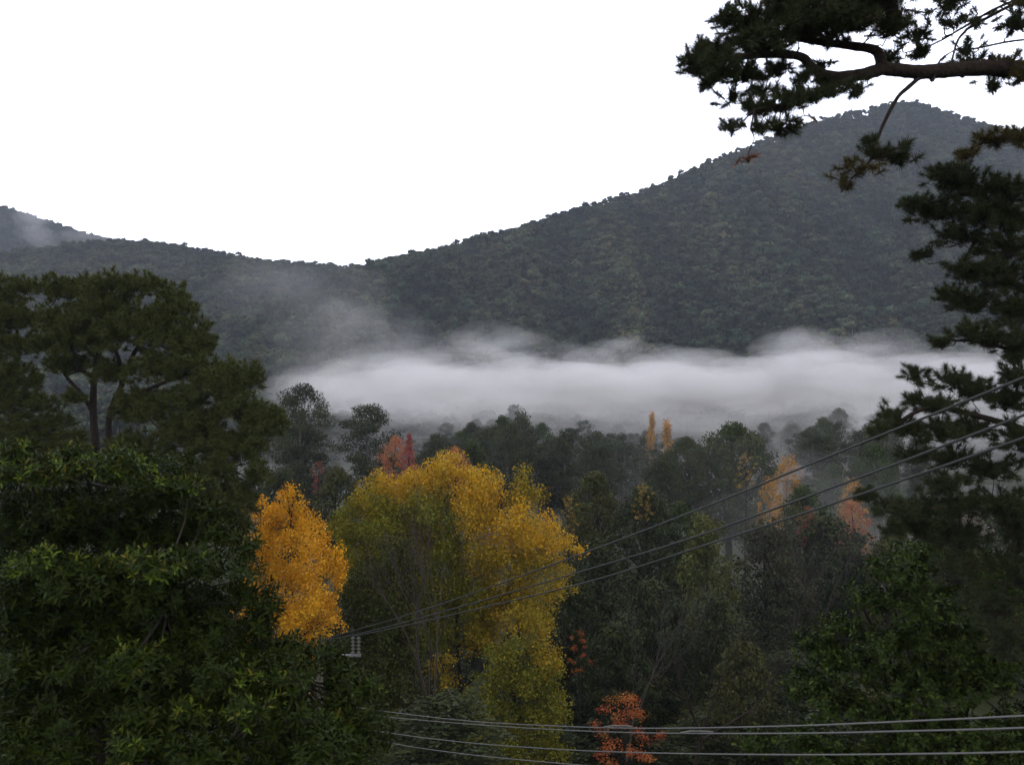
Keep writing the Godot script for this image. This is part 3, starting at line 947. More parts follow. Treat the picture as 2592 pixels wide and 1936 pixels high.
func make_yellow_trees() -> void:
	rng.seed = 900
	var gold := [Color(0.56, 0.32, 0.02), Color(0.62, 0.37, 0.03), Color(0.48, 0.25, 0.02)]
	var p := Vector3(-10.98, 11.76, -47.00)
	var o := thing("autumn_tree", "glowing orange yellow autumn tree between the pine and the big yellow tree", "tree", Vector3(p.x, ground_at(p.x, p.z), p.z))
	var lobes := [[-11.34, 24.13, -47.00, 0.90, 0.94], [-12.05, 23.24, -47.50, 1.07, 1.19], [-10.75, 23.31, -47.00, 1.06, 1.18], [-12.40, 22.13, -47.00, 1.06, 1.41], [-10.75, 22.06, -46.00, 1.38, 1.38], [-9.91, 21.57, -47.50, 0.95, 1.31], [-12.63, 20.48, -47.00, 1.18, 1.41], [-10.75, 20.22, -46.00, 1.38, 1.38], [-9.57, 20.01, -47.00, 0.94, 1.41], [-12.16, 18.59, -47.00, 1.41, 1.41], [-10.06, 18.60, -46.00, 1.38, 1.38], [-9.67, 18.71, -47.50, 0.83, 1.07], [-11.33, 17.08, -46.50, 1.40, 1.17], [-10.51, 16.24, -47.00, 1.18, 1.18], [-13.62, 18.83, -48.00, 0.96, 1.44], [-15.38, 22.04, -49.00, 1.47, 0.98], [-11.69, 14.82, -47.00, 1.41, 1.41], [-13.24, 21.09, -47.50, 1.07, 1.43], [-13.36, 17.76, -47.50, 1.19, 1.43], [-9.08, 20.62, -47.50, 0.83, 1.19], [-9.22, 17.89, -47.00, 0.94, 1.18], [-13.14, 23.16, -48.00, 0.96, 0.96]]
	lobed_tree(o, lobes, p, 0.16, 135.0, 0.066, [gold], M.autumn, M.bark, 1.1, 0.3, 0.65)

	var lime := [Color(0.14, 0.15, 0.02), Color(0.2, 0.19, 0.025), Color(0.1, 0.12, 0.02)]
	var mixed := [Color(0.25, 0.2, 0.022), Color(0.18, 0.165, 0.022), Color(0.34, 0.24, 0.025)]
	var rich := [Color(0.5, 0.32, 0.025), Color(0.43, 0.28, 0.025), Color(0.32, 0.24, 0.03)]
	p = Vector3(-2.98, 5.46, -56.00)
	o = thing("autumn_tree", "big spreading yellow green autumn tree in the middle of the valley", "tree", Vector3(p.x, ground_at(p.x, p.z), p.z))
	lobes = [[-3.96, 24.50, -56.00, 1.68, 1.26, 2], [-5.27, 23.94, -56.50, 1.70, 1.27, 2], [-2.13, 23.77, -56.00, 1.54, 1.40, 2], [0.66, 23.41, -55.00, 1.24, 1.52, 1], [-6.63, 23.43, -56.00, 1.54, 1.40, 2], [-8.59, 23.01, -56.00, 1.40, 1.54, 1], [-10.14, 21.74, -56.00, 1.26, 1.40, 0], [-7.34, 21.89, -55.00, 1.93, 1.65, 0], [-4.81, 22.24, -54.50, 1.91, 1.64, 0], [-1.80, 22.24, -54.50, 1.91, 1.64, 2], [0.38, 21.42, -54.50, 1.78, 1.78, 2], [2.34, 20.70, -55.50, 1.39, 1.39, 2], [3.20, 19.92, -56.00, 1.12, 0.98, 2], [-1.26, 19.78, -54.50, 2.05, 1.64, 1], [1.21, 19.13, -55.00, 1.79, 1.38, 1], [-9.44, 20.06, -56.00, 1.68, 1.68, 0], [-7.12, 19.59, -55.50, 2.09, 1.67, 0], [-4.30, 19.96, -55.00, 1.93, 1.65, 0], [-10.46, 18.45, -57.00, 1.43, 1.57, 0], [2.95, 17.70, -56.50, 1.13, 1.13, 1], [-0.72, 17.09, -55.50, 1.95, 1.39, 1], [-5.73, 17.64, -55.50, 1.95, 1.67, 0], [-2.92, 17.75, -55.00, 1.93, 1.65, 0], [-4.06, 15.42, -55.50, 1.95, 1.67, 0], [-1.54, 15.27, -55.00, 1.65, 1.65, 1], [-8.87, 17.81, -56.00, 1.68, 1.68, 0], [1.22, 16.53, -55.50, 1.67, 1.67, 1]]
	lobed_tree(o, lobes, p, 0.2, 100.0, 0.078, [lime, mixed, rich], M.autumn, M.bark, 1.2, 0.3, 0.6)
	p = Vector3(0.10, 7.14, -51.00)
	o = thing("autumn_tree", "lower yellow tree hanging over the low cables", "tree", Vector3(p.x, ground_at(p.x, p.z), p.z))
	lobes = [[0.63, 16.60, -52.00, 1.43, 1.30, 1], [1.65, 15.18, -51.50, 1.55, 1.55, 1], [-0.41, 14.81, -51.00, 1.53, 1.53, 0], [1.13, 13.27, -51.00, 1.79, 1.53, 0], [-1.18, 12.76, -51.00, 1.53, 1.53, 0], [2.15, 11.74, -51.00, 1.53, 1.53, 0], [0.35, 11.16, -50.50, 1.77, 1.52, 0], [-1.92, 10.91, -50.50, 1.52, 1.52, 0], [1.86, 9.84, -50.00, 1.50, 1.25, 0], [-0.65, 9.59, -50.00, 1.76, 1.25, 0], [-3.81, 13.73, -52.00, 1.17, 1.30, 1], [-4.59, 10.86, -52.00, 1.17, 1.56, 2], [-3.48, 9.44, -51.00, 1.53, 1.28, 0]]
	lobed_tree(o, lobes, p, 0.18, 80.0, 0.08, [lime, mixed, [Color(0.5, 0.2, 0.02), Color(0.42, 0.2, 0.02)]], M.autumn, M.bark, 1.1, 0.4, 0.6)
	p = Vector3(-6.92, 8.09, -50.00)
	o = thing("evergreen_tree", "dark evergreen standing in front of the big yellow tree's left side", "tree", Vector3(p.x, ground_at(p.x, p.z), p.z))
	lobes = [[-6.29, 20.69, -51.00, 1.41, 1.15], [-7.31, 19.41, -51.00, 1.53, 1.41], [-5.47, 19.01, -50.50, 1.39, 1.52], [-8.59, 17.62, -51.00, 1.53, 1.53], [-6.42, 17.36, -50.00, 1.88, 1.76], [-8.76, 15.46, -50.50, 1.77, 1.77], [-6.35, 15.01, -49.50, 1.99, 1.99], [-7.60, 13.27, -49.50, 1.99, 1.99], [-5.36, 12.77, -49.50, 1.49, 1.74], [-7.03, 11.23, -49.00, 2.21, 1.97], [-5.06, 10.24, -49.00, 1.72, 1.72], [-9.87, 13.27, -51.00, 1.53, 2.05]]
	lobed_tree(o, lobes, p, 0.22, 95.0, 0.09, [[Color(0.035, 0.045, 0.014), Color(0.045, 0.055, 0.016), Color(0.05, 0.05, 0.02)]], M.leaf, M.bark, 1.0, 0.5, 0.5)


func make_houses() -> void:
	house(Vector3(52.87, 13.12, -165.00), 11.0, "single storey house with a grey iron roof half hidden by birches")
	house(Vector3(75.14, 11.27, -150.00), 9.0, "pale rendered house glimpsed through the dark pine")


func house(eaves: Vector3, w: float, label: String) -> void:
	var y := ground_at(eaves.x, eaves.z)
	var hh := maxf(3.0, eaves.y - y)
	var o := thing("house", label, "house", Vector3(eaves.x, y, eaves.z))
	var body := BoxMesh.new()
	body.size = Vector3(w, hh + 0.5, 7.0)
	part("wall", body, M.render, o).position = Vector3(0, hh * 0.5 - 0.25, 0)
	var b := Buf.new()
	var e := 0.5
	for s in [-1.0, 1.0]:
		var k := b.v.size()
		for q in [[-w * 0.5 - e, hh - 0.2, s * 4.1], [w * 0.5 + e, hh - 0.2, s * 4.1], [w * 0.5 + e, hh + 1.9, 0.0], [-w * 0.5 - e, hh + 1.9, 0.0], [-w * 0.5 - e, hh - 0.05, s * 4.1], [w * 0.5 + e, hh - 0.05, s * 4.1], [w * 0.5 + e, hh + 2.05, 0.0], [-w * 0.5 - e, hh + 2.05, 0.0]]:
			b.v.append(Vector3(q[0], q[1], q[2]))
		for f in [[0, 1, 2, 3], [4, 7, 6, 5], [0, 4, 5, 1], [0, 3, 7, 4], [1, 5, 6, 2]]:
			b.i.append_array(PackedInt32Array([k + f[0], k + f[1], k + f[2], k + f[0], k + f[2], k + f[3]]))
	part("roof", mesh_of(b), M.iron, o)
	for k in 3:
		var pane := BoxMesh.new()
		pane.size = Vector3(1.4, 1.3, 0.1)
		part("window", pane, M.pane, o).position = Vector3((k - 1) * w * 0.3, hh - 1.5, 3.53)


func make_left_pine() -> void:
	rng.seed = 1200
	var pal := [Color(0.046, 0.06, 0.018), Color(0.055, 0.066, 0.02), Color(0.062, 0.062, 0.02)]
	var tufts := [[tuft(1, 44, 0.26, 0.02, pal), tuft(2, 44, 0.26, 0.02, pal), tuft(3, 40, 0.28, 0.02, pal)]]
	var foot := Vector3(-20.11, 22.69, -45.00)
	foot.y = ground_at(foot.x, foot.z)
	var o := thing("pine_tree", "tall broad pine with a domed crown and forked dark trunk", "tree", foot)
	var stems := [[foot - Vector3(0, 0.6, 0), Vector3(-20.11, 23.82, -45.00), Vector3(-20.33, 26.98, -45.00), Vector3(-20.44, 28.78, -45.00), Vector3(-20.33, 30.59, -45.00), Vector3(-19.77, 32.84, -45.00), Vector3(-19.09, 34.20, -45.00)],
		[Vector3(-19.59, 23.37, -45.00), Vector3(-19.59, 26.08, -44.90), Vector3(-19.57, 28.34, -44.80), Vector3(-18.83, 29.91, -44.50), Vector3(-18.21, 31.47, -44.50), Vector3(-17.09, 32.81, -44.50), Vector3(-15.98, 33.70, -44.50)],
		[Vector3(-20.33, 28.33, -45.00), Vector3(-21.10, 29.46, -45.20), Vector3(-21.94, 30.36, -45.30), Vector3(-22.72, 31.96, -45.50), Vector3(-22.95, 33.33, -45.50)],
		[Vector3(-20.11, 24.72, -45.00), Vector3(-18.43, 26.34, -44.50), Vector3(-16.90, 27.48, -44.00), Vector3(-14.92, 28.37, -44.00), Vector3(-12.93, 29.03, -44.00)],
		[Vector3(-20.11, 24.04, -45.00), Vector3(-17.78, 24.84, -44.00), Vector3(-15.40, 25.55, -43.50), Vector3(-13.22, 25.99, -43.50)],
		[Vector3(-19.57, 28.34, -44.80), Vector3(-17.78, 29.47, -44.00), Vector3(-16.05, 30.13, -43.50), Vector3(-14.31, 30.79, -43.50)],
		[Vector3(-18.83, 29.91, -44.50), Vector3(-18.89, 31.46, -44.00), Vector3(-20.21, 33.00, -44.00)],
		[Vector3(-20.33, 30.14, -45.00), Vector3(-21.11, 31.03, -44.50), Vector3(-21.09, 32.78, -44.00), Vector3(-20.87, 33.88, -44.00)]]
	var anchors := []
	var stem: Node = o
	var k := 0
	for s in stems:
		var b := Buf.new()
		var line := []
		for p in s:
			line.append(p - foot)
		line = through(line, 5)
		tube(b, line, 0.26 if k == 0 else 0.2 if k == 1 else 0.12, 0.08 if k == 0 else 0.05, 7, 0.05)
		var w := part("trunk" if k == 0 else "limb", mesh_of(b), M.bark, o if k == 0 else stem)
		if k == 0:
			stem = w
			for p in line.slice(line.size() / 2):
				anchors.append(p + foot)
		else:
			for p in line.slice(4):
				anchors.append(p + foot)
		k += 1
	var pads := []
	for q in [[-22.48, 34.20, -45.00, 1.13, 0.59], [-20.90, 34.20, -45.00, 1.24, 0.63], [-19.10, 34.26, -44.50, 1.34, 0.62], [-17.54, 34.26, -44.50, 1.23, 0.62], [-16.31, 33.93, -44.50, 0.78, 0.54], [-21.78, 33.03, -44.50, 1.34, 0.67], [-19.77, 33.00, -44.00, 1.54, 0.77], [-17.78, 33.11, -44.00, 1.54, 0.77], [-16.02, 33.00, -44.00, 1.21, 0.66], [-15.20, 32.37, -44.50, 0.78, 0.56], [-20.65, 31.79, -44.00, 1.21, 0.62], [-18.45, 31.88, -43.50, 1.53, 0.65], [-16.49, 31.77, -43.50, 1.53, 0.70], [-15.14, 31.35, -44.00, 1.10, 0.62], [-16.93, 30.57, -43.50, 1.53, 0.61], [-14.96, 30.35, -43.50, 1.42, 0.61], [-13.44, 30.46, -43.50, 1.09, 0.57], [-12.46, 29.80, -43.50, 0.76, 0.52], [-13.71, 29.48, -43.00, 1.51, 0.60], [-15.65, 29.27, -43.00, 1.29, 0.60], [-16.95, 28.62, -43.00, 1.08, 0.54], [-14.79, 28.30, -43.00, 1.51, 0.65], [-12.85, 28.62, -43.00, 1.29, 0.65], [-11.56, 28.51, -43.00, 0.97, 0.56], [-10.80, 28.40, -43.00, 0.60, 0.47], [-11.77, 27.65, -43.00, 1.19, 0.56], [-13.50, 27.33, -43.00, 1.51, 0.65], [-15.44, 27.11, -43.00, 1.51, 0.65], [-17.58, 27.08, -43.50, 0.98, 0.48], [-16.52, 26.03, -43.00, 1.51, 0.65], [-14.19, 26.08, -42.50, 1.70, 0.68], [-12.28, 26.50, -42.50, 1.28, 0.64], [-11.64, 25.65, -42.50, 0.64, 0.47], [-13.34, 25.01, -42.50, 1.70, 0.68], [-15.47, 25.01, -42.50, 1.70, 0.68], [-12.28, 24.37, -42.50, 0.85, 0.55], [-13.98, 23.95, -42.50, 1.49, 0.64], [-12.91, 23.09, -42.50, 1.07, 0.64], [-22.25, 30.81, -45.00, 0.90, 0.45], [-21.13, 30.59, -45.50, 0.80, 0.37], [-18.56, 28.26, -44.00, 0.79, 0.49], [-22.70, 31.83, -45.00, 0.90, 0.45], [-21.19, 29.25, -44.20, 0.66, 0.27], [-19.11, 30.57, -44.00, 0.99, 0.44], [-17.58, 29.48, -43.50, 1.09, 0.48], [-18.69, 27.06, -43.80, 0.77, 0.44], [-18.02, 25.77, -43.50, 1.09, 0.57], [-20.87, 27.04, -44.00, 0.66, 0.31], [-20.43, 25.28, -44.00, 0.88, 0.40]]:
		q[4] *= rng.randf_range(1.4, 2.2)
		q[0] += rng.randf_range(-0.25, 0.25)
		q[1] += rng.randf_range(-0.35, 0.35)
		pads.append(q + [int(84.0 * q[3] * q[4])])
	foliage(o, pads, tufts, M.needle, "needle_tuft", 1.3, Vector2(0.8, 1.3), 0.3, anchors, 0.02, 0.45, 0.12)

	foot = Vector3(-28.07, 22.20, -48.00)
	foot.y = ground_at(foot.x, foot.z)
	o = thing("pine_tree", "second pine with layered boughs left of the tall broad one", "tree", foot)
	var b := Buf.new()
	var line := through([foot - Vector3(0, 0.6, 0) - foot, Vector3(-27.82, 25.81, -48.00) - foot, Vector3(-27.58, 30.63, -48.00) - foot, Vector3(-27.10, 34.24, -48.00) - foot], 6)
	tube(b, line, 0.3, 0.08, 7, 0.05)
	part("trunk", mesh_of(b), M.bark, o)
	anchors = []
	for p in line:
		anchors.append(p + foot)
	pads = []
	for q in [[-26.38, 34.60, -48.00, 1.20, 0.63], [-25.30, 34.84, -48.00, 0.72, 0.43], [-25.87, 33.24, -47.50, 1.43, 0.71], [-24.68, 33.24, -47.50, 0.95, 0.52], [-25.63, 31.81, -47.50, 1.43, 0.67], [-25.60, 30.38, -47.00, 1.41, 0.61], [-24.65, 29.91, -47.00, 0.82, 0.42], [-25.36, 28.96, -47.00, 1.41, 0.61], [-23.69, 28.74, -46.50, 0.93, 0.47], [-24.86, 27.57, -46.50, 1.63, 0.65], [-22.99, 27.81, -46.50, 1.05, 0.47], [-22.05, 27.26, -46.00, 0.81, 0.37], [-24.13, 26.68, -46.00, 1.85, 0.51], [-27.34, 33.03, -48.00, 1.20, 1.44], [-27.58, 29.42, -48.00, 1.20, 1.68]]:
		q[4] *= rng.randf_range(1.4, 2.0)
		pads.append(q + [int(84.0 * q[3] * q[4])])
	foliage(o, pads, tufts, M.needle, "needle_tuft", 1.3, Vector2(0.8, 1.3), 0.3, anchors, 0.02, 0.45, 0.12)


func make_right_pine() -> void:
	rng.seed = 1400
	var pal := [Color(0.032, 0.042, 0.02), Color(0.04, 0.048, 0.022), Color(0.028, 0.036, 0.018)]
	var olive := [Color(0.06, 0.055, 0.022), Color(0.075, 0.06, 0.026), Color(0.05, 0.05, 0.02)]
	var dead := [Color(0.28, 0.09, 0.03), Color(0.2, 0.07, 0.03), Color(0.12, 0.06, 0.03)]
	var tufts := [[tuft(11, 70, 0.1, 0.0045, pal), tuft(12, 66, 0.11, 0.0045, pal), tuft(13, 60, 0.095, 0.0045, pal)], [tuft(14, 60, 0.1, 0.0045, olive), tuft(15, 56, 0.095, 0.0045, olive)], [tuft(16, 30, 0.08, 0.004, dead)]]
	var foot := Vector3(9.22, 22.46, -14.00)
	foot.y = ground_at(foot.x, foot.z)
	var o := thing("pine_tree", "near dark pine with a long bough reaching across the sky", "tree", foot)
	# the trunk stands just outside the picture on the right
	var stems := [[0.32, 0.2, [foot - Vector3(0, 0.6, 0), Vector3(9.15, 25.27, -14.00), Vector3(8.76, 28.81, -13.60), Vector3(8.05, 32.09, -12.80), Vector3(7.37, 34.07, -12.00), Vector3(7.18, 36.78, -12.00)]],
		[0.11, 0.075, [Vector3(7.49, 34.04, -12.10), Vector3(6.77, 34.00, -11.80), Vector3(5.91, 33.92, -11.50), Vector3(5.30, 33.79, -11.20), Vector3(4.88, 33.70, -11.00), Vector3(4.56, 33.69, -10.90), Vector3(4.33, 33.67, -10.80)]],
		[0.08, 0.03, [Vector3(4.33, 33.67, -10.80), Vector3(4.05, 33.57, -10.70), Vector3(3.69, 33.51, -10.60), Vector3(3.44, 33.56, -10.50), Vector3(3.28, 33.66, -10.40), Vector3(3.02, 33.66, -10.30), Vector3(2.63, 33.61, -10.20), Vector3(2.30, 33.54, -10.10)]],
		[0.07, 0.03, [Vector3(4.33, 33.68, -10.80), Vector3(4.30, 33.83, -10.80), Vector3(4.22, 33.90, -10.80), Vector3(3.94, 33.90, -10.70), Vector3(3.62, 33.94, -10.70), Vector3(3.16, 33.97, -10.60), Vector3(2.71, 33.98, -10.50)]],
		[0.035, 0.012, [Vector3(4.05, 33.58, -10.70), Vector3(3.62, 33.34, -10.40), Vector3(3.24, 33.15, -10.20), Vector3(2.91, 33.03, -10.10), Vector3(2.63, 32.96, -10.00)]],
		[0.03, 0.014, [Vector3(4.90, 33.67, -11.00), Vector3(4.70, 33.50, -10.90), Vector3(4.52, 33.34, -10.80), Vector3(4.34, 33.06, -10.70), Vector3(4.19, 32.77, -10.60), Vector3(4.08, 32.53, -10.50), Vector3(3.83, 32.30, -10.40)]],
		[0.02, 0.008, [Vector3(7.18, 35.21, -12.00), Vector3(6.13, 34.72, -11.60), Vector3(5.57, 34.38, -11.40), Vector3(5.13, 34.11, -11.20), Vector3(4.75, 33.97, -11.10)]],
		[0.022, 0.01, [Vector3(7.31, 35.33, -12.00), Vector3(5.95, 34.58, -11.70), Vector3(5.69, 34.40, -11.60), Vector3(5.55, 34.24, -11.50), Vector3(5.44, 33.98, -11.40), Vector3(5.43, 33.86, -11.40)]],
		[0.014, 0.008, [Vector3(5.16, 33.79, -11.20), Vector3(5.18, 33.88, -11.20), Vector3(5.27, 33.97, -11.20), Vector3(5.47, 34.08, -11.20)]],
		[0.018, 0.01, [Vector3(7.37, 34.43, -12.00), Vector3(6.54, 34.38, -11.80), Vector3(5.78, 34.19, -11.60), Vector3(5.61, 34.20, -11.60)]],
		[0.03, 0.012, [Vector3(7.67, 33.49, -12.30), Vector3(6.88, 33.29, -12.00), Vector3(6.47, 33.20, -11.90), Vector3(6.12, 33.11, -11.80), Vector3(5.83, 32.97, -11.70)]],
		[0.06, 0.02, [Vector3(8.24, 31.47, -13.00), Vector3(7.65, 31.99, -13.00), Vector3(7.07, 32.39, -13.00), Vector3(6.48, 32.65, -13.00), Vector3(5.89, 32.52, -13.00)]],
		[0.05, 0.02, [Vector3(8.40, 30.83, -13.20), Vector3(7.44, 31.23, -13.20), Vector3(6.96, 31.77, -13.30), Vector3(6.75, 32.06, -13.40), Vector3(6.54, 31.59, -13.40)]],
		[0.05, 0.015, [Vector3(8.59, 29.84, -13.40), Vector3(7.63, 30.31, -13.30), Vector3(6.83, 30.57, -13.30), Vector3(6.31, 30.60, -13.20)]],
		[0.06, 0.015, [Vector3(8.76, 28.81, -13.60), Vector3(7.69, 29.23, -13.40), Vector3(6.71, 29.51, -13.20), Vector3(5.89, 29.65, -13.00), Vector3(5.33, 29.39, -12.90), Vector3(4.97, 29.27, -12.80)]],
		[0.06, 0.015, [Vector3(8.86, 27.77, -13.70), Vector3(7.74, 28.15, -13.50), Vector3(6.63, 28.31, -13.30), Vector3(5.85, 28.25, -13.20), Vector3(5.22, 28.30, -13.10)]]]
	var anchors := []
	var stem: Node = o
	for k in stems.size():
		var s: Array = stems[k]
		var line := []
		for p in s[2]:
			line.append(p - foot)
		line = through(line, 6)
		var b := Buf.new()
		tube(b, line, s[0], s[1], 9 if k < 4 else 6, 0.06)
		var w := part("trunk" if k == 0 else "limb", mesh_of(b), M.bark, o if k == 0 else stem)
		if k == 0:
			stem = w
		if k > 0:
			for p in line:
				anchors.append(p + foot)
	# broken stubs under the bough
	for q in [[Vector3(5.03, 33.69, -11.05), Vector3(5.04, 33.60, -11.05)], [Vector3(5.51, 33.80, -11.30), Vector3(5.53, 33.73, -11.30)], [Vector3(5.98, 33.96, -11.50), Vector3(5.96, 34.08, -11.50)]]:
		var b := Buf.new()
		tube(b, [q[0] - foot, (q[0] as Vector3).lerp(q[1], 0.6) - foot, q[1] - foot], 0.06, 0.02, 6, 0.1)
		part("stub", mesh_of(b), M.bark, stem)
	var pads := [[2.50, 33.22, -10.10, 0.23, 0.11, 4, 0], [2.83, 33.28, -10.20, 0.23, 0.10, 4, 0], [3.17, 33.28, -10.30, 0.23, 0.10, 4, 0], [2.43, 32.83, -10.00, 0.18, 0.07, 3, 0], [3.62, 33.24, -10.40, 0.21, 0.09, 3, 0], [3.92, 33.32, -10.50, 0.21, 0.08, 3, 0], [3.55, 33.64, -10.50, 0.21, 0.08, 3, 0], [5.30, 34.30, -11.20, 0.34, 0.17, 6, 0], [5.79, 34.24, -11.50, 0.29, 0.12, 4, 0], [2.02, 33.50, -10.10, 0.19, 0.19, 16, 0], [2.25, 33.42, -10.10, 0.25, 0.19, 26, 0], [2.34, 33.98, -10.30, 0.14, 0.11, 9, 0], [2.37, 33.74, -10.20, 0.26, 0.15, 22, 0], [2.73, 34.02, -10.40, 0.34, 0.22, 38, 0], [3.13, 34.16, -10.50, 0.39, 0.24, 46, 0], [3.64, 34.23, -10.60, 0.45, 0.26, 54, 0], [4.15, 34.27, -10.70, 0.40, 0.23, 44, 0], [4.57, 34.34, -10.80, 0.24, 0.21, 20, 1], [2.76, 33.72, -10.30, 0.31, 0.18, 28, 0], [3.23, 33.93, -10.50, 0.37, 0.20, 36, 0], [3.69, 33.99, -10.60, 0.40, 0.18, 34, 0], [2.63, 33.46, -10.20, 0.26, 0.14, 14, 0], [2.15, 33.27, -10.10, 0.15, 0.09, 5, 0], [3.02, 33.54, -10.30, 0.21, 0.11, 8, 0], [3.27, 33.41, -10.30, 0.23, 0.09, 6, 0], [3.35, 33.18, -10.20, 0.23, 0.11, 9, 0], [2.96, 33.04, -10.10, 0.25, 0.10, 12, 0], [2.63, 33.01, -10.00, 0.15, 0.10, 7, 0], [3.01, 32.86, -10.10, 0.30, 0.07, 6, 0], [2.68, 32.76, -10.00, 0.20, 0.09, 4, 0], [3.71, 33.45, -10.50, 0.21, 0.12, 8, 0], [4.33, 34.01, -10.80, 0.16, 0.11, 9, 0], [4.56, 33.92, -10.90, 0.19, 0.08, 6, 0], [4.88, 34.17, -11.00, 0.22, 0.13, 6, 0], [4.88, 33.94, -11.00, 0.14, 0.09, 6, 0], [5.25, 34.53, -11.20, 0.25, 0.12, 12, 0], [5.91, 34.59, -11.50, 0.23, 0.13, 6, 0], [6.31, 34.66, -11.60, 0.20, 0.23, 14, 1], [6.30, 34.44, -11.70, 0.23, 0.13, 12, 0], [5.79, 34.04, -11.50, 0.20, 0.09, 5, 0], [6.28, 34.02, -11.60, 0.35, 0.15, 26, 1], [6.36, 33.79, -11.60, 0.17, 0.15, 11, 1], [6.01, 33.70, -11.60, 0.17, 0.09, 2, 0], [4.15, 32.61, -10.50, 0.34, 0.12, 9, 0], [4.44, 32.57, -10.50, 0.24, 0.09, 5, 0], [4.08, 32.77, -10.50, 0.16, 0.08, 2, 0], [3.93, 32.40, -10.40, 0.29, 0.13, 6, 1], [3.78, 32.25, -10.40, 0.21, 0.08, 3, 1], [6.18, 33.11, -11.80, 0.30, 0.12, 14, 1], [5.86, 32.94, -11.70, 0.18, 0.09, 6, 1], [6.62, 33.20, -11.90, 0.24, 0.14, 12, 1], [2.58, 32.45, -10.00, 0.13, 0.06, 1, 2], [3.30, 32.87, -10.20, 0.05, 0.05, 0, 2],
		[6.02, 32.87, -13.00, 0.36, 0.20, 24, 0], [6.41, 32.78, -13.00, 0.39, 0.23, 32, 0], [6.87, 32.65, -13.00, 0.39, 0.26, 36, 0], [5.70, 32.52, -13.00, 0.26, 0.13, 12, 0], [6.09, 32.45, -13.00, 0.39, 0.20, 26, 0], [6.61, 32.32, -13.00, 0.46, 0.26, 40, 0], [7.07, 32.26, -13.00, 0.33, 0.29, 34, 0], [6.45, 32.09, -13.20, 0.40, 0.19, 20, 0], [5.98, 31.86, -13.20, 0.15, 0.09, 5, 0], [6.98, 31.89, -13.20, 0.40, 0.23, 24, 0], [6.36, 31.57, -13.30, 0.33, 0.20, 20, 0], [6.76, 31.51, -13.30, 0.40, 0.23, 28, 0], [7.23, 31.51, -13.30, 0.33, 0.33, 32, 0], [6.30, 31.24, -13.30, 0.27, 0.16, 14, 0], [6.70, 31.11, -13.30, 0.40, 0.20, 24, 0], [7.16, 30.97, -13.30, 0.37, 0.30, 34, 0], [6.45, 30.70, -13.20, 0.33, 0.16, 16, 0], [6.78, 30.60, -13.20, 0.33, 0.17, 18, 0], [6.28, 30.57, -13.20, 0.20, 0.12, 8, 0], [7.26, 30.44, -13.30, 0.27, 0.30, 26, 0], [7.16, 30.04, -13.30, 0.30, 0.20, 22, 0], [5.83, 30.07, -13.00, 0.21, 0.16, 10, 0], [6.27, 30.01, -13.10, 0.33, 0.17, 18, 0], [6.71, 29.84, -13.20, 0.36, 0.20, 24, 0], [7.23, 29.71, -13.30, 0.30, 0.27, 26, 0], [5.73, 29.75, -13.00, 0.20, 0.13, 8, 0], [6.09, 29.65, -13.00, 0.36, 0.20, 22, 0], [5.27, 29.49, -12.90, 0.23, 0.16, 12, 0], [4.97, 29.30, -12.80, 0.18, 0.13, 9, 0], [5.52, 29.33, -12.90, 0.36, 0.17, 20, 0], [6.09, 29.26, -13.00, 0.39, 0.20, 24, 0], [6.71, 29.31, -13.20, 0.40, 0.21, 26, 0], [7.23, 29.17, -13.30, 0.33, 0.30, 30, 0], [5.83, 28.96, -13.00, 0.29, 0.16, 12, 0], [6.40, 28.86, -13.10, 0.39, 0.22, 22, 0], [7.03, 28.71, -13.30, 0.40, 0.27, 32, 0], [6.20, 28.53, -13.10, 0.39, 0.22, 28, 0], [5.12, 28.36, -13.10, 0.20, 0.14, 10, 0], [5.41, 28.20, -13.10, 0.30, 0.17, 18, 0], [5.81, 28.20, -13.10, 0.33, 0.24, 26, 0], [6.38, 28.19, -13.20, 0.40, 0.26, 36, 0], [7.02, 28.16, -13.40, 0.40, 0.30, 40, 0], [7.41, 27.81, -13.50, 0.34, 0.41, 40, 0], [5.38, 27.94, -13.10, 0.24, 0.13, 10, 0], [5.92, 27.86, -13.20, 0.33, 0.24, 26, 0], [6.56, 27.71, -13.30, 0.40, 0.27, 34, 0], [7.27, 27.27, -13.50, 0.41, 0.34, 36, 0], [6.46, 27.27, -13.50, 0.41, 0.27, 26, 0], [7.12, 26.70, -13.60, 0.48, 0.34, 36, 0], [7.46, 26.09, -13.60, 0.41, 0.41, 36, 0]]
	for q in pads:
		q[5] = int(q[5] * 3.0) + 1
		q[3] *= rng.randf_range(1.05, 1.3)
		q[4] *= rng.randf_range(1.15, 1.75)
		q[2] += rng.randf_range(-0.35, 0.35)
	foliage(o, pads, tufts, M.needle, "needle_tuft", 1.1, Vector2(0.7, 1.25), 0.15, anchors, 0.005, 0.7, 0.6)


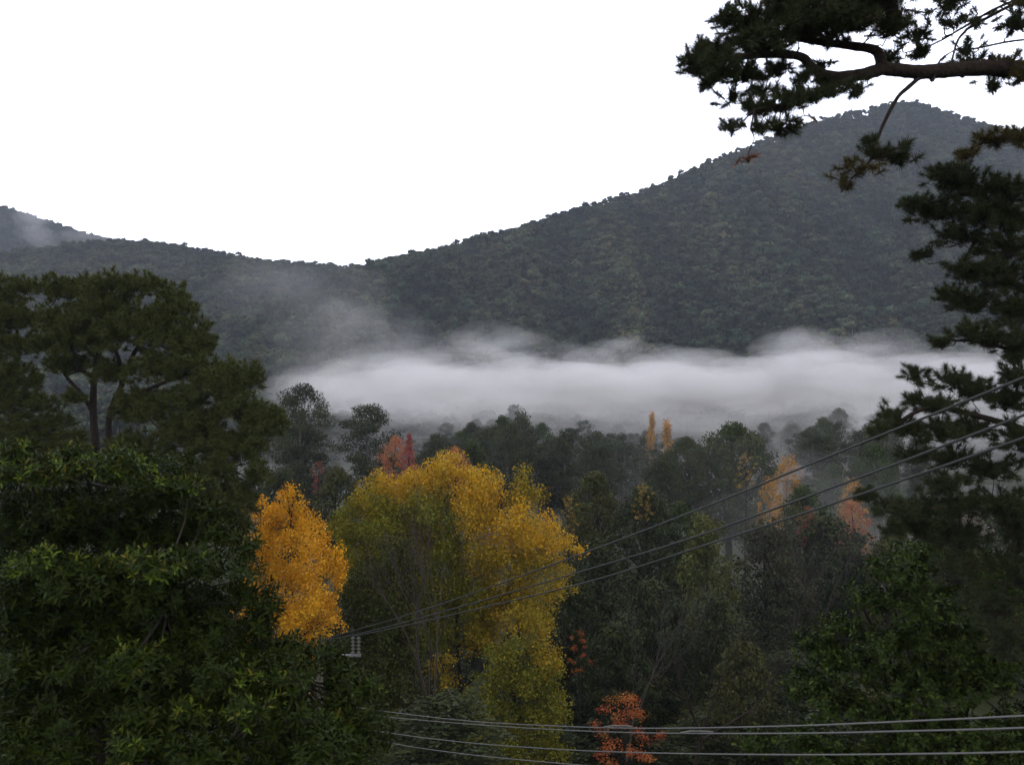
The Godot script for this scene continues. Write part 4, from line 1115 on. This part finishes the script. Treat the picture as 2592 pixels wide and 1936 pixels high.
func make_left_shrub() -> void:
	rng.seed = 1600
	var green := Color(0.018, 0.027, 0.0055)
	var lime := Color(0.062, 0.09, 0.012)
	var old := [whorl(21, 11, 0.14, 0.019, green, green, 0), whorl(22, 10, 0.15, 0.019, green, green, 0), whorl(23, 9, 0.13, 0.018, Color(0.018, 0.026, 0.008), lime, 0)]
	var tips := [whorl(24, 11, 0.13, 0.019, Color(0.03, 0.05, 0.012), lime, 6), whorl(25, 10, 0.13, 0.019, green, lime, 3), whorl(26, 10, 0.14, 0.018, green, Color(0.09, 0.085, 0.018), 2), old[0], old[1]]
	var foot := Vector3(-6.36, 21.06, -14.00)
	foot.y = ground_at(foot.x, foot.z)
	var o := thing("evergreen_shrub", "huge dark evergreen shrub with whorled leaves and lime young tips", "shrub", foot)
	var pads := []
	for q in [[-7.58, 28.59, -14.04, 0.40, 0.23, 1], [-7.16, 28.59, -14.30, 0.57, 0.30, 1], [-6.58, 28.65, -14.22, 0.48, 0.27, 1], [-5.89, 28.72, -13.96, 0.50, 0.28, 1], [-5.46, 28.36, -14.30, 0.43, 0.24, 1], [-5.10, 28.31, -14.50, 0.25, 0.15, 1], [-7.77, 28.92, -14.40, 0.29, 0.13, 1], [-6.90, 28.87, -14.40, 0.36, 0.14, 1], [-7.84, 27.97, -14.62, 0.45, 0.35, 0], [-6.96, 27.98, -14.39, 0.57, 0.28, 0], [-6.25, 28.07, -14.83, 0.64, 0.36, 0], [-5.57, 28.09, -14.92, 0.44, 0.34, 0], [-7.84, 27.54, -14.89, 0.63, 0.37, 0], [-7.24, 27.52, -15.14, 0.62, 0.30, 0], [-6.51, 27.48, -15.12, 0.57, 0.37, 0], [-5.69, 27.47, -15.10, 0.51, 0.32, 0], [-5.14, 27.50, -15.11, 0.45, 0.38, 0], [-4.94, 27.89, -14.80, 0.34, 0.24, 0], [-4.51, 27.52, -14.60, 0.37, 0.26, 0], [-4.19, 27.32, -14.50, 0.26, 0.25, 0], [-7.11, 27.30, -13.24, 0.46, 0.23, 1], [-6.61, 27.46, -12.99, 0.47, 0.20, 1], [-6.21, 27.31, -13.33, 0.54, 0.21, 1], [-5.64, 27.35, -13.40, 0.38, 0.22, 1], [-4.88, 27.46, -12.83, 0.51, 0.23, 1], [-7.07, 26.97, -13.38, 0.42, 0.27, 0], [-6.19, 27.14, -12.81, 0.38, 0.24, 0], [-5.68, 27.13, -13.21, 0.58, 0.28, 0], [-5.06, 26.98, -13.10, 0.42, 0.28, 0], [-4.63, 27.32, -13.55, 0.54, 0.30, 0], [-4.14, 27.14, -13.70, 0.54, 0.23, 0], [-3.91, 26.77, -13.90, 0.32, 0.28, 0], [-3.70, 26.56, -13.90, 0.21, 0.28, 0], [-3.84, 26.31, -13.90, 0.31, 0.25, 0], [-4.71, 27.24, -13.30, 0.27, 0.20, 1], [-7.12, 26.62, -13.39, 0.38, 0.35, 0], [-6.45, 26.53, -13.47, 0.51, 0.31, 0], [-5.99, 26.61, -13.77, 0.59, 0.36, 0], [-5.17, 26.68, -13.44, 0.56, 0.34, 0], [-4.72, 26.51, -13.86, 0.59, 0.34, 0], [-7.20, 26.23, -13.41, 0.45, 0.26, 0], [-6.68, 26.20, -13.76, 0.39, 0.33, 0], [-5.82, 26.25, -13.32, 0.58, 0.33, 0], [-5.16, 26.19, -13.48, 0.53, 0.33, 0], [-4.49, 26.26, -13.45, 0.49, 0.26, 0], [-3.96, 25.96, -13.94, 0.48, 0.34, 0], [-3.31, 26.00, -13.60, 0.41, 0.25, 0], [-2.86, 25.95, -13.70, 0.31, 0.16, 0], [-2.55, 25.68, -13.70, 0.27, 0.19, 0], [-6.77, 26.04, -12.83, 0.50, 0.30, 0], [-5.83, 26.08, -12.51, 0.48, 0.29, 0], [-5.04, 26.20, -12.23, 0.53, 0.24, 0], [-4.68, 26.04, -12.79, 0.44, 0.24, 0], [-5.09, 26.31, -12.30, 0.43, 0.17, 1], [-4.02, 26.06, -12.60, 0.44, 0.21, 0], [-3.57, 25.92, -12.80, 0.45, 0.22, 1], [-3.04, 25.81, -13.00, 0.46, 0.23, 0], [-2.44, 25.54, -13.30, 0.37, 0.23, 0], [-2.03, 25.62, -13.20, 0.17, 0.16, 1], [-7.01, 25.54, -13.19, 0.58, 0.34, 0], [-6.17, 25.52, -12.97, 0.51, 0.33, 0], [-5.50, 25.60, -12.92, 0.39, 0.29, 0], [-4.94, 25.52, -13.16, 0.53, 0.34, 0], [-4.15, 25.59, -12.74, 0.47, 0.28, 0], [-3.42, 25.66, -12.74, 0.52, 0.27, 0], [-6.59, 25.27, -12.50, 0.53, 0.26, 0], [-5.78, 25.37, -12.32, 0.41, 0.27, 0], [-4.86, 25.62, -12.03, 0.36, 0.29, 0], [-4.25, 25.64, -12.15, 0.35, 0.27, 1], [-3.43, 25.80, -11.98, 0.43, 0.20, 1], [-3.05, 25.49, -12.50, 0.50, 0.24, 0], [-2.53, 25.25, -12.90, 0.45, 0.25, 1], [-2.06, 25.22, -13.00, 0.29, 0.23, 0], [-6.40, 25.20, -11.92, 0.44, 0.30, 0], [-5.75, 25.12, -12.06, 0.36, 0.28, 0], [-4.65, 25.30, -11.51, 0.36, 0.30, 0], [-3.95, 25.27, -11.50, 0.40, 0.31, 0], [-3.60, 25.17, -11.91, 0.46, 0.26, 0], [-3.12, 24.96, -12.39, 0.48, 0.27, 0], [-2.46, 25.23, -12.02, 0.49, 0.30, 0], [-4.69, 25.47, -11.60, 0.41, 0.17, 1], [-2.03, 24.95, -12.60, 0.35, 0.25, 0], [-8.58, 28.45, -15.90, 0.60, 0.36, 0], [-7.70, 28.45, -15.90, 0.60, 0.36, 0], [-6.82, 28.45, -15.90, 0.60, 0.36, 0], [-5.95, 28.45, -15.90, 0.60, 0.36, 0], [-8.58, 27.90, -15.90, 0.60, 0.36, 0], [-7.70, 27.90, -15.90, 0.60, 0.36, 0], [-6.82, 27.90, -15.90, 0.60, 0.36, 0], [-5.95, 27.90, -15.90, 0.60, 0.36, 0], [-8.58, 27.34, -15.90, 0.60, 0.36, 0], [-7.70, 27.34, -15.90, 0.60, 0.36, 0], [-6.82, 27.34, -15.90, 0.60, 0.36, 0], [-5.95, 27.34, -15.90, 0.60, 0.36, 0], [-8.58, 26.78, -15.90, 0.60, 0.36, 0], [-7.70, 26.78, -15.90, 0.60, 0.36, 0], [-6.82, 26.78, -15.90, 0.60, 0.36, 0], [-5.95, 26.78, -15.90, 0.60, 0.36, 0], [-8.58, 26.22, -15.90, 0.60, 0.36, 0], [-7.70, 26.22, -15.90, 0.60, 0.36, 0], [-6.82, 26.22, -15.90, 0.60, 0.36, 0], [-5.95, 26.22, -15.90, 0.60, 0.36, 0], [-5.07, 26.22, -15.90, 0.60, 0.36, 0], [-8.58, 25.66, -15.90, 0.60, 0.36, 0], [-7.70, 25.66, -15.90, 0.60, 0.36, 0], [-6.82, 25.66, -15.90, 0.60, 0.36, 0], [-5.95, 25.66, -15.90, 0.60, 0.36, 0], [-5.07, 25.66, -15.90, 0.60, 0.36, 0], [-8.58, 25.10, -15.90, 0.60, 0.36, 0], [-7.70, 25.10, -15.90, 0.60, 0.36, 0], [-6.82, 25.10, -15.90, 0.60, 0.36, 0], [-5.95, 25.10, -15.90, 0.60, 0.36, 0], [-5.07, 25.10, -15.90, 0.60, 0.36, 0], [-4.19, 25.10, -15.90, 0.60, 0.36, 0], [-8.58, 24.55, -15.90, 0.60, 0.36, 0], [-7.70, 24.55, -15.90, 0.60, 0.36, 0], [-6.82, 24.55, -15.90, 0.60, 0.36, 0], [-5.95, 24.55, -15.90, 0.60, 0.36, 0], [-5.07, 24.55, -15.90, 0.60, 0.36, 0], [-4.19, 24.55, -15.90, 0.60, 0.36, 0], [-8.58, 23.99, -15.90, 0.60, 0.36, 0], [-7.70, 23.99, -15.90, 0.60, 0.36, 0], [-6.82, 23.99, -15.90, 0.60, 0.36, 0], [-5.95, 23.99, -15.90, 0.60, 0.36, 0], [-5.07, 23.99, -15.90, 0.60, 0.36, 0], [-4.19, 23.99, -15.90, 0.60, 0.36, 0], [-3.32, 23.99, -15.90, 0.60, 0.36, 0], [-8.58, 23.43, -15.90, 0.60, 0.36, 0], [-7.70, 23.43, -15.90, 0.60, 0.36, 0], [-6.82, 23.43, -15.90, 0.60, 0.36, 0], [-5.95, 23.43, -15.90, 0.60, 0.36, 0], [-5.07, 23.43, -15.90, 0.60, 0.36, 0], [-4.19, 23.43, -15.90, 0.60, 0.36, 0], [-3.32, 23.43, -15.90, 0.60, 0.36, 0]]:
		pads.append([q[0], q[1], q[2], q[3], q[4], int(430.0 * q[3] * q[4]) + 8, q[5]])
	# the limbs that carry the boughs
	var anchors := []
	for k in 9:
		var to: Array = pads[k * 7]
		var line := through([foot - Vector3(0, 0.5, 0) - foot, Vector3(lerpf(foot.x, to[0], 0.4), lerpf(foot.y, to[1], 0.55), lerpf(foot.z, to[2], 0.4) - 1.2) - foot, Vector3(to[0], to[1] - 0.2, to[2] - 0.5) - foot], 7)
		var b := Buf.new()
		tube(b, line, 0.07, 0.02, 6, 0.05)
		part("limb", mesh_of(b), M.bark, o)
		for p in line.slice(8):
			anchors.append(p + foot)
	foliage(o, pads, [old, tips], M.glossy, "leaf_whorl", 1.3, Vector2(0.75, 1.2), 0.45, anchors, 0.01, 0.45, 0.08)


func make_right_shrub() -> void:
	rng.seed = 1800
	var green := Color(0.017, 0.026, 0.006)
	var set_ := [whorl(31, 10, 0.12, 0.026, green, Color(0.036, 0.055, 0.012), 2), whorl(32, 9, 0.12, 0.026, green, green, 0), whorl(33, 9, 0.11, 0.026, Color(0.024, 0.036, 0.009), green, 0)]
	var foot := Vector3(9.42, 19.40, -18.00)
	foot.y = ground_at(foot.x, foot.z)
	var o := thing("leafy_shrub", "big rounded dark green shrub below the near pine", "shrub", foot)
	var pads := []
	for q in [[7.17, 26.35, -18.00, 0.63, 0.41], [7.89, 26.53, -18.00, 0.72, 0.45], [8.70, 26.35, -18.00, 0.81, 0.54], [9.51, 26.17, -18.00, 0.72, 0.63], [6.90, 25.81, -18.00, 0.54, 0.41], [7.54, 25.82, -17.60, 0.79, 0.49], [8.46, 25.66, -17.50, 0.88, 0.53], [9.34, 25.49, -17.50, 0.70, 0.61], [6.37, 25.23, -17.80, 0.49, 0.36], [6.93, 25.17, -17.40, 0.79, 0.44], [7.80, 25.05, -17.20, 0.86, 0.47], [8.64, 24.94, -17.00, 0.85, 0.51], [5.91, 24.79, -17.50, 0.57, 0.39], [6.43, 24.60, -17.00, 0.77, 0.43], [7.28, 24.49, -16.80, 0.84, 0.46], [8.19, 24.39, -16.60, 0.92, 0.50], [9.02, 24.56, -16.60, 0.58, 0.67], [5.73, 24.19, -17.20, 0.52, 0.39], [6.10, 23.98, -16.80, 0.76, 0.42], [6.90, 23.93, -16.50, 0.83, 0.46], [7.80, 23.84, -16.30, 0.90, 0.49], [8.70, 23.76, -16.30, 0.74, 0.49], [5.15, 23.66, -17.00, 0.51, 0.38], [5.53, 23.47, -16.60, 0.75, 0.42], [6.33, 23.43, -16.30, 0.82, 0.41], [7.17, 23.47, -16.00, 0.88, 0.40], [8.22, 23.39, -16.00, 0.88, 0.40], [4.67, 23.23, -16.80, 0.42, 0.34], [10.15, 24.68, -18.50, 0.74, 0.74], [9.96, 23.56, -18.00, 0.72, 0.72], [10.22, 25.72, -18.80, 0.75, 0.66], [9.86, 22.86, -17.50, 0.61, 0.61]]:
		q[2] += rng.randf_range(-0.9, 0.9)
		q[4] *= 0.85
		pads.append([q[0], q[1], q[2], q[3], q[4], int(360.0 * q[3] * q[4]) + 12, 0])
	var anchors := []
	for k in 7:
		var to: Array = pads[k * 4]
		var line := through([foot - Vector3(0, 0.5, 0) - foot, Vector3(lerpf(foot.x, to[0], 0.4), lerpf(foot.y, to[1], 0.55), lerpf(foot.z, to[2], 0.4) - 1.2) - foot, Vector3(to[0], to[1] - 0.2, to[2] - 0.5) - foot], 7)
		var b := Buf.new()
		tube(b, line, 0.07, 0.02, 6, 0.05)
		part("limb", mesh_of(b), M.bark, o)
		for p in line.slice(8):
			anchors.append(p + foot)
	foliage(o, pads, [set_], M.glossy, "leaf_cluster", 1.3, Vector2(0.8, 1.3), 0.5, anchors, 0.01, 0.45, 0.15)


func make_power_lines() -> void:
	rng.seed = 2000
	var top := Vector3(-7.51, 19.64, -36.00)
	var base := ground_at(top.x, top.z)
	var o := thing("utility_pole", "timber power pole behind the shrub with insulators on a steel bracket", "utility pole", Vector3(top.x, base, top.z))
	var b := Buf.new()
	tube(b, [Vector3(0, -0.6, 0), Vector3(0, 4, 0), Vector3(0, top.y - base, 0)], 0.17, 0.13, 12)
	part("pole", mesh_of(b), M.timber, o)
	var arm := BoxMesh.new()
	arm.size = Vector3(1.65, 0.08, 0.1)
	part("crossarm", arm, M.zinc, o).position = Vector3(-6.71, 19.38, -35.90) - o.position
	for x in [762.0, 774.0]:
		var i := Buf.new()
		var low := Vector3(-6.19, 19.43, -35.90) - o.position + Vector3((x - 762.0) * 36.0 / 1994.2, 0, 0)
		var hgt := 0.7
		tube(i, [low, low + Vector3(0, hgt, 0)], 0.02, 0.02, 8)
		for d in 5:
			var y := 0.08 + d * 0.14
			tube(i, [low + Vector3(0, y - 0.03, 0), low + Vector3(0, y - 0.025, 0)], 0.03, 0.085, 12)
			tube(i, [low + Vector3(0, y - 0.025, 0), low + Vector3(0, y + 0.04, 0)], 0.085, 0.03, 12)
		part("insulator", mesh_of(i), M.porcelain, o)
	var clamp := BoxMesh.new()
	clamp.size = Vector3(0.2, 0.06, 0.06)
	part("clamp", clamp, M.zinc, o).position = Vector3(-7.46, 19.93, -36.00) - o.position

	var high := [["highest of the three taut cables climbing to the pine", [Vector3(-8.745, 19.083, -38.668), Vector3(-7.510, 19.963, -36.000), Vector3(-2.630, 23.667, -25.461), Vector3(0.846, 26.480, -17.953), Vector3(2.739, 28.067, -13.864), Vector3(4.087, 29.253, -10.954), Vector3(4.991, 30.045, -9.000), Vector3(5.509, 30.498, -7.881)]],
		["middle one of the three taut cables climbing to the pine", [Vector3(-7.510, 19.945, -36.000), Vector3(-5.363, 21.429, -31.363), Vector3(-1.862, 24.068, -23.802), Vector3(1.236, 26.482, -17.112), Vector3(2.739, 27.678, -13.864), Vector3(4.087, 28.857, -10.954), Vector3(4.991, 29.680, -9.000), Vector3(5.509, 30.162, -7.881)]],
		["lowest of the three taut cables climbing to the pine", [Vector3(-5.363, 21.397, -31.363), Vector3(-4.540, 21.974, -29.585), Vector3(-1.862, 23.937, -23.802), Vector3(1.236, 26.259, -17.112), Vector3(2.739, 27.504, -13.864), Vector3(4.087, 28.654, -10.954), Vector3(4.991, 29.458, -9.000), Vector3(5.509, 29.925, -7.881)]]]
	for q in high:
		cable(q[0], q[1], 0.015, M.cable, "high power cables")
	var low_set := [["upper one of the paired grey cables sagging over the red maple", [Vector3(-7.188, 17.749, -35.304), Vector3(-4.110, 19.812, -28.657), Vector3(-1.188, 21.820, -22.346), Vector3(0.846, 23.320, -17.953), Vector3(2.212, 24.380, -15.003), Vector3(3.585, 25.521, -12.037), Vector3(4.505, 26.321, -10.050), Vector3(4.991, 26.751, -9.000), Vector3(5.509, 27.218, -7.881)]],
		["lower one of the paired grey cables sagging over the red maple", [Vector3(-7.188, 17.466, -35.304), Vector3(-4.110, 19.639, -28.657), Vector3(-1.188, 21.742, -22.346), Vector3(0.846, 23.248, -17.953), Vector3(2.212, 24.305, -15.003), Vector3(3.585, 25.425, -12.037), Vector3(4.505, 26.210, -10.050), Vector3(4.991, 26.633, -9.000), Vector3(5.509, 27.099, -7.881)]],
		["single grey cable below the paired ones crossing the shrubs", [Vector3(-7.188, 17.006, -35.304), Vector3(-3.706, 19.453, -27.785), Vector3(-1.188, 21.293, -22.346), Vector3(0.846, 22.870, -17.953), Vector3(2.212, 23.981, -15.003), Vector3(3.585, 25.147, -12.037), Vector3(4.505, 25.958, -10.050), Vector3(4.991, 26.399, -9.000), Vector3(5.509, 26.886, -7.881)]],
		["lowest grey cable dipping under the yellow branches", [Vector3(-7.188, 16.740, -35.304), Vector3(-3.513, 19.295, -27.369), Vector3(-1.188, 21.013, -22.346), Vector3(0.846, 22.600, -17.953), Vector3(2.212, 23.710, -15.003), Vector3(3.585, 24.894, -12.037), Vector3(4.505, 25.726, -10.050), Vector3(5.509, 26.696, -7.881)]]]
	for k in low_set.size():
		var q: Array = low_set[k]
		var c := cable(q[0], q[1], 0.009, M.old_cable, "low service cables")
		if k < 2:
			var at: Vector3 = [Vector3(1.820, 24.087, -15.850), Vector3(2.763, 24.764, -13.812)][k]
			var s := Buf.new()
			tube(s, [at + Vector3(-0.25, 0.0, 0.02) - c.position, at + Vector3(-0.1, 0.018, 0) - c.position, at + Vector3(0.1, 0.018, 0) - c.position, at + Vector3(0.25, 0.0, -0.02) - c.position], 0.013, 0.013, 8)
			part("sleeve", mesh_of(s), M.old_cable, c)


func cable(label: String, pts: Array, r: float, mat: Material, group: String) -> Node3D:
	var from: Vector3 = pts[0]
	var o := thing("power_cable", label, "cable", from, group)
	var line := []
	for p in pts:
		line.append(p - from)
	var b := Buf.new()
	tube(b, through(line, 8), r, r, 8)
	part("wire", mesh_of(b), mat, o)
	return o
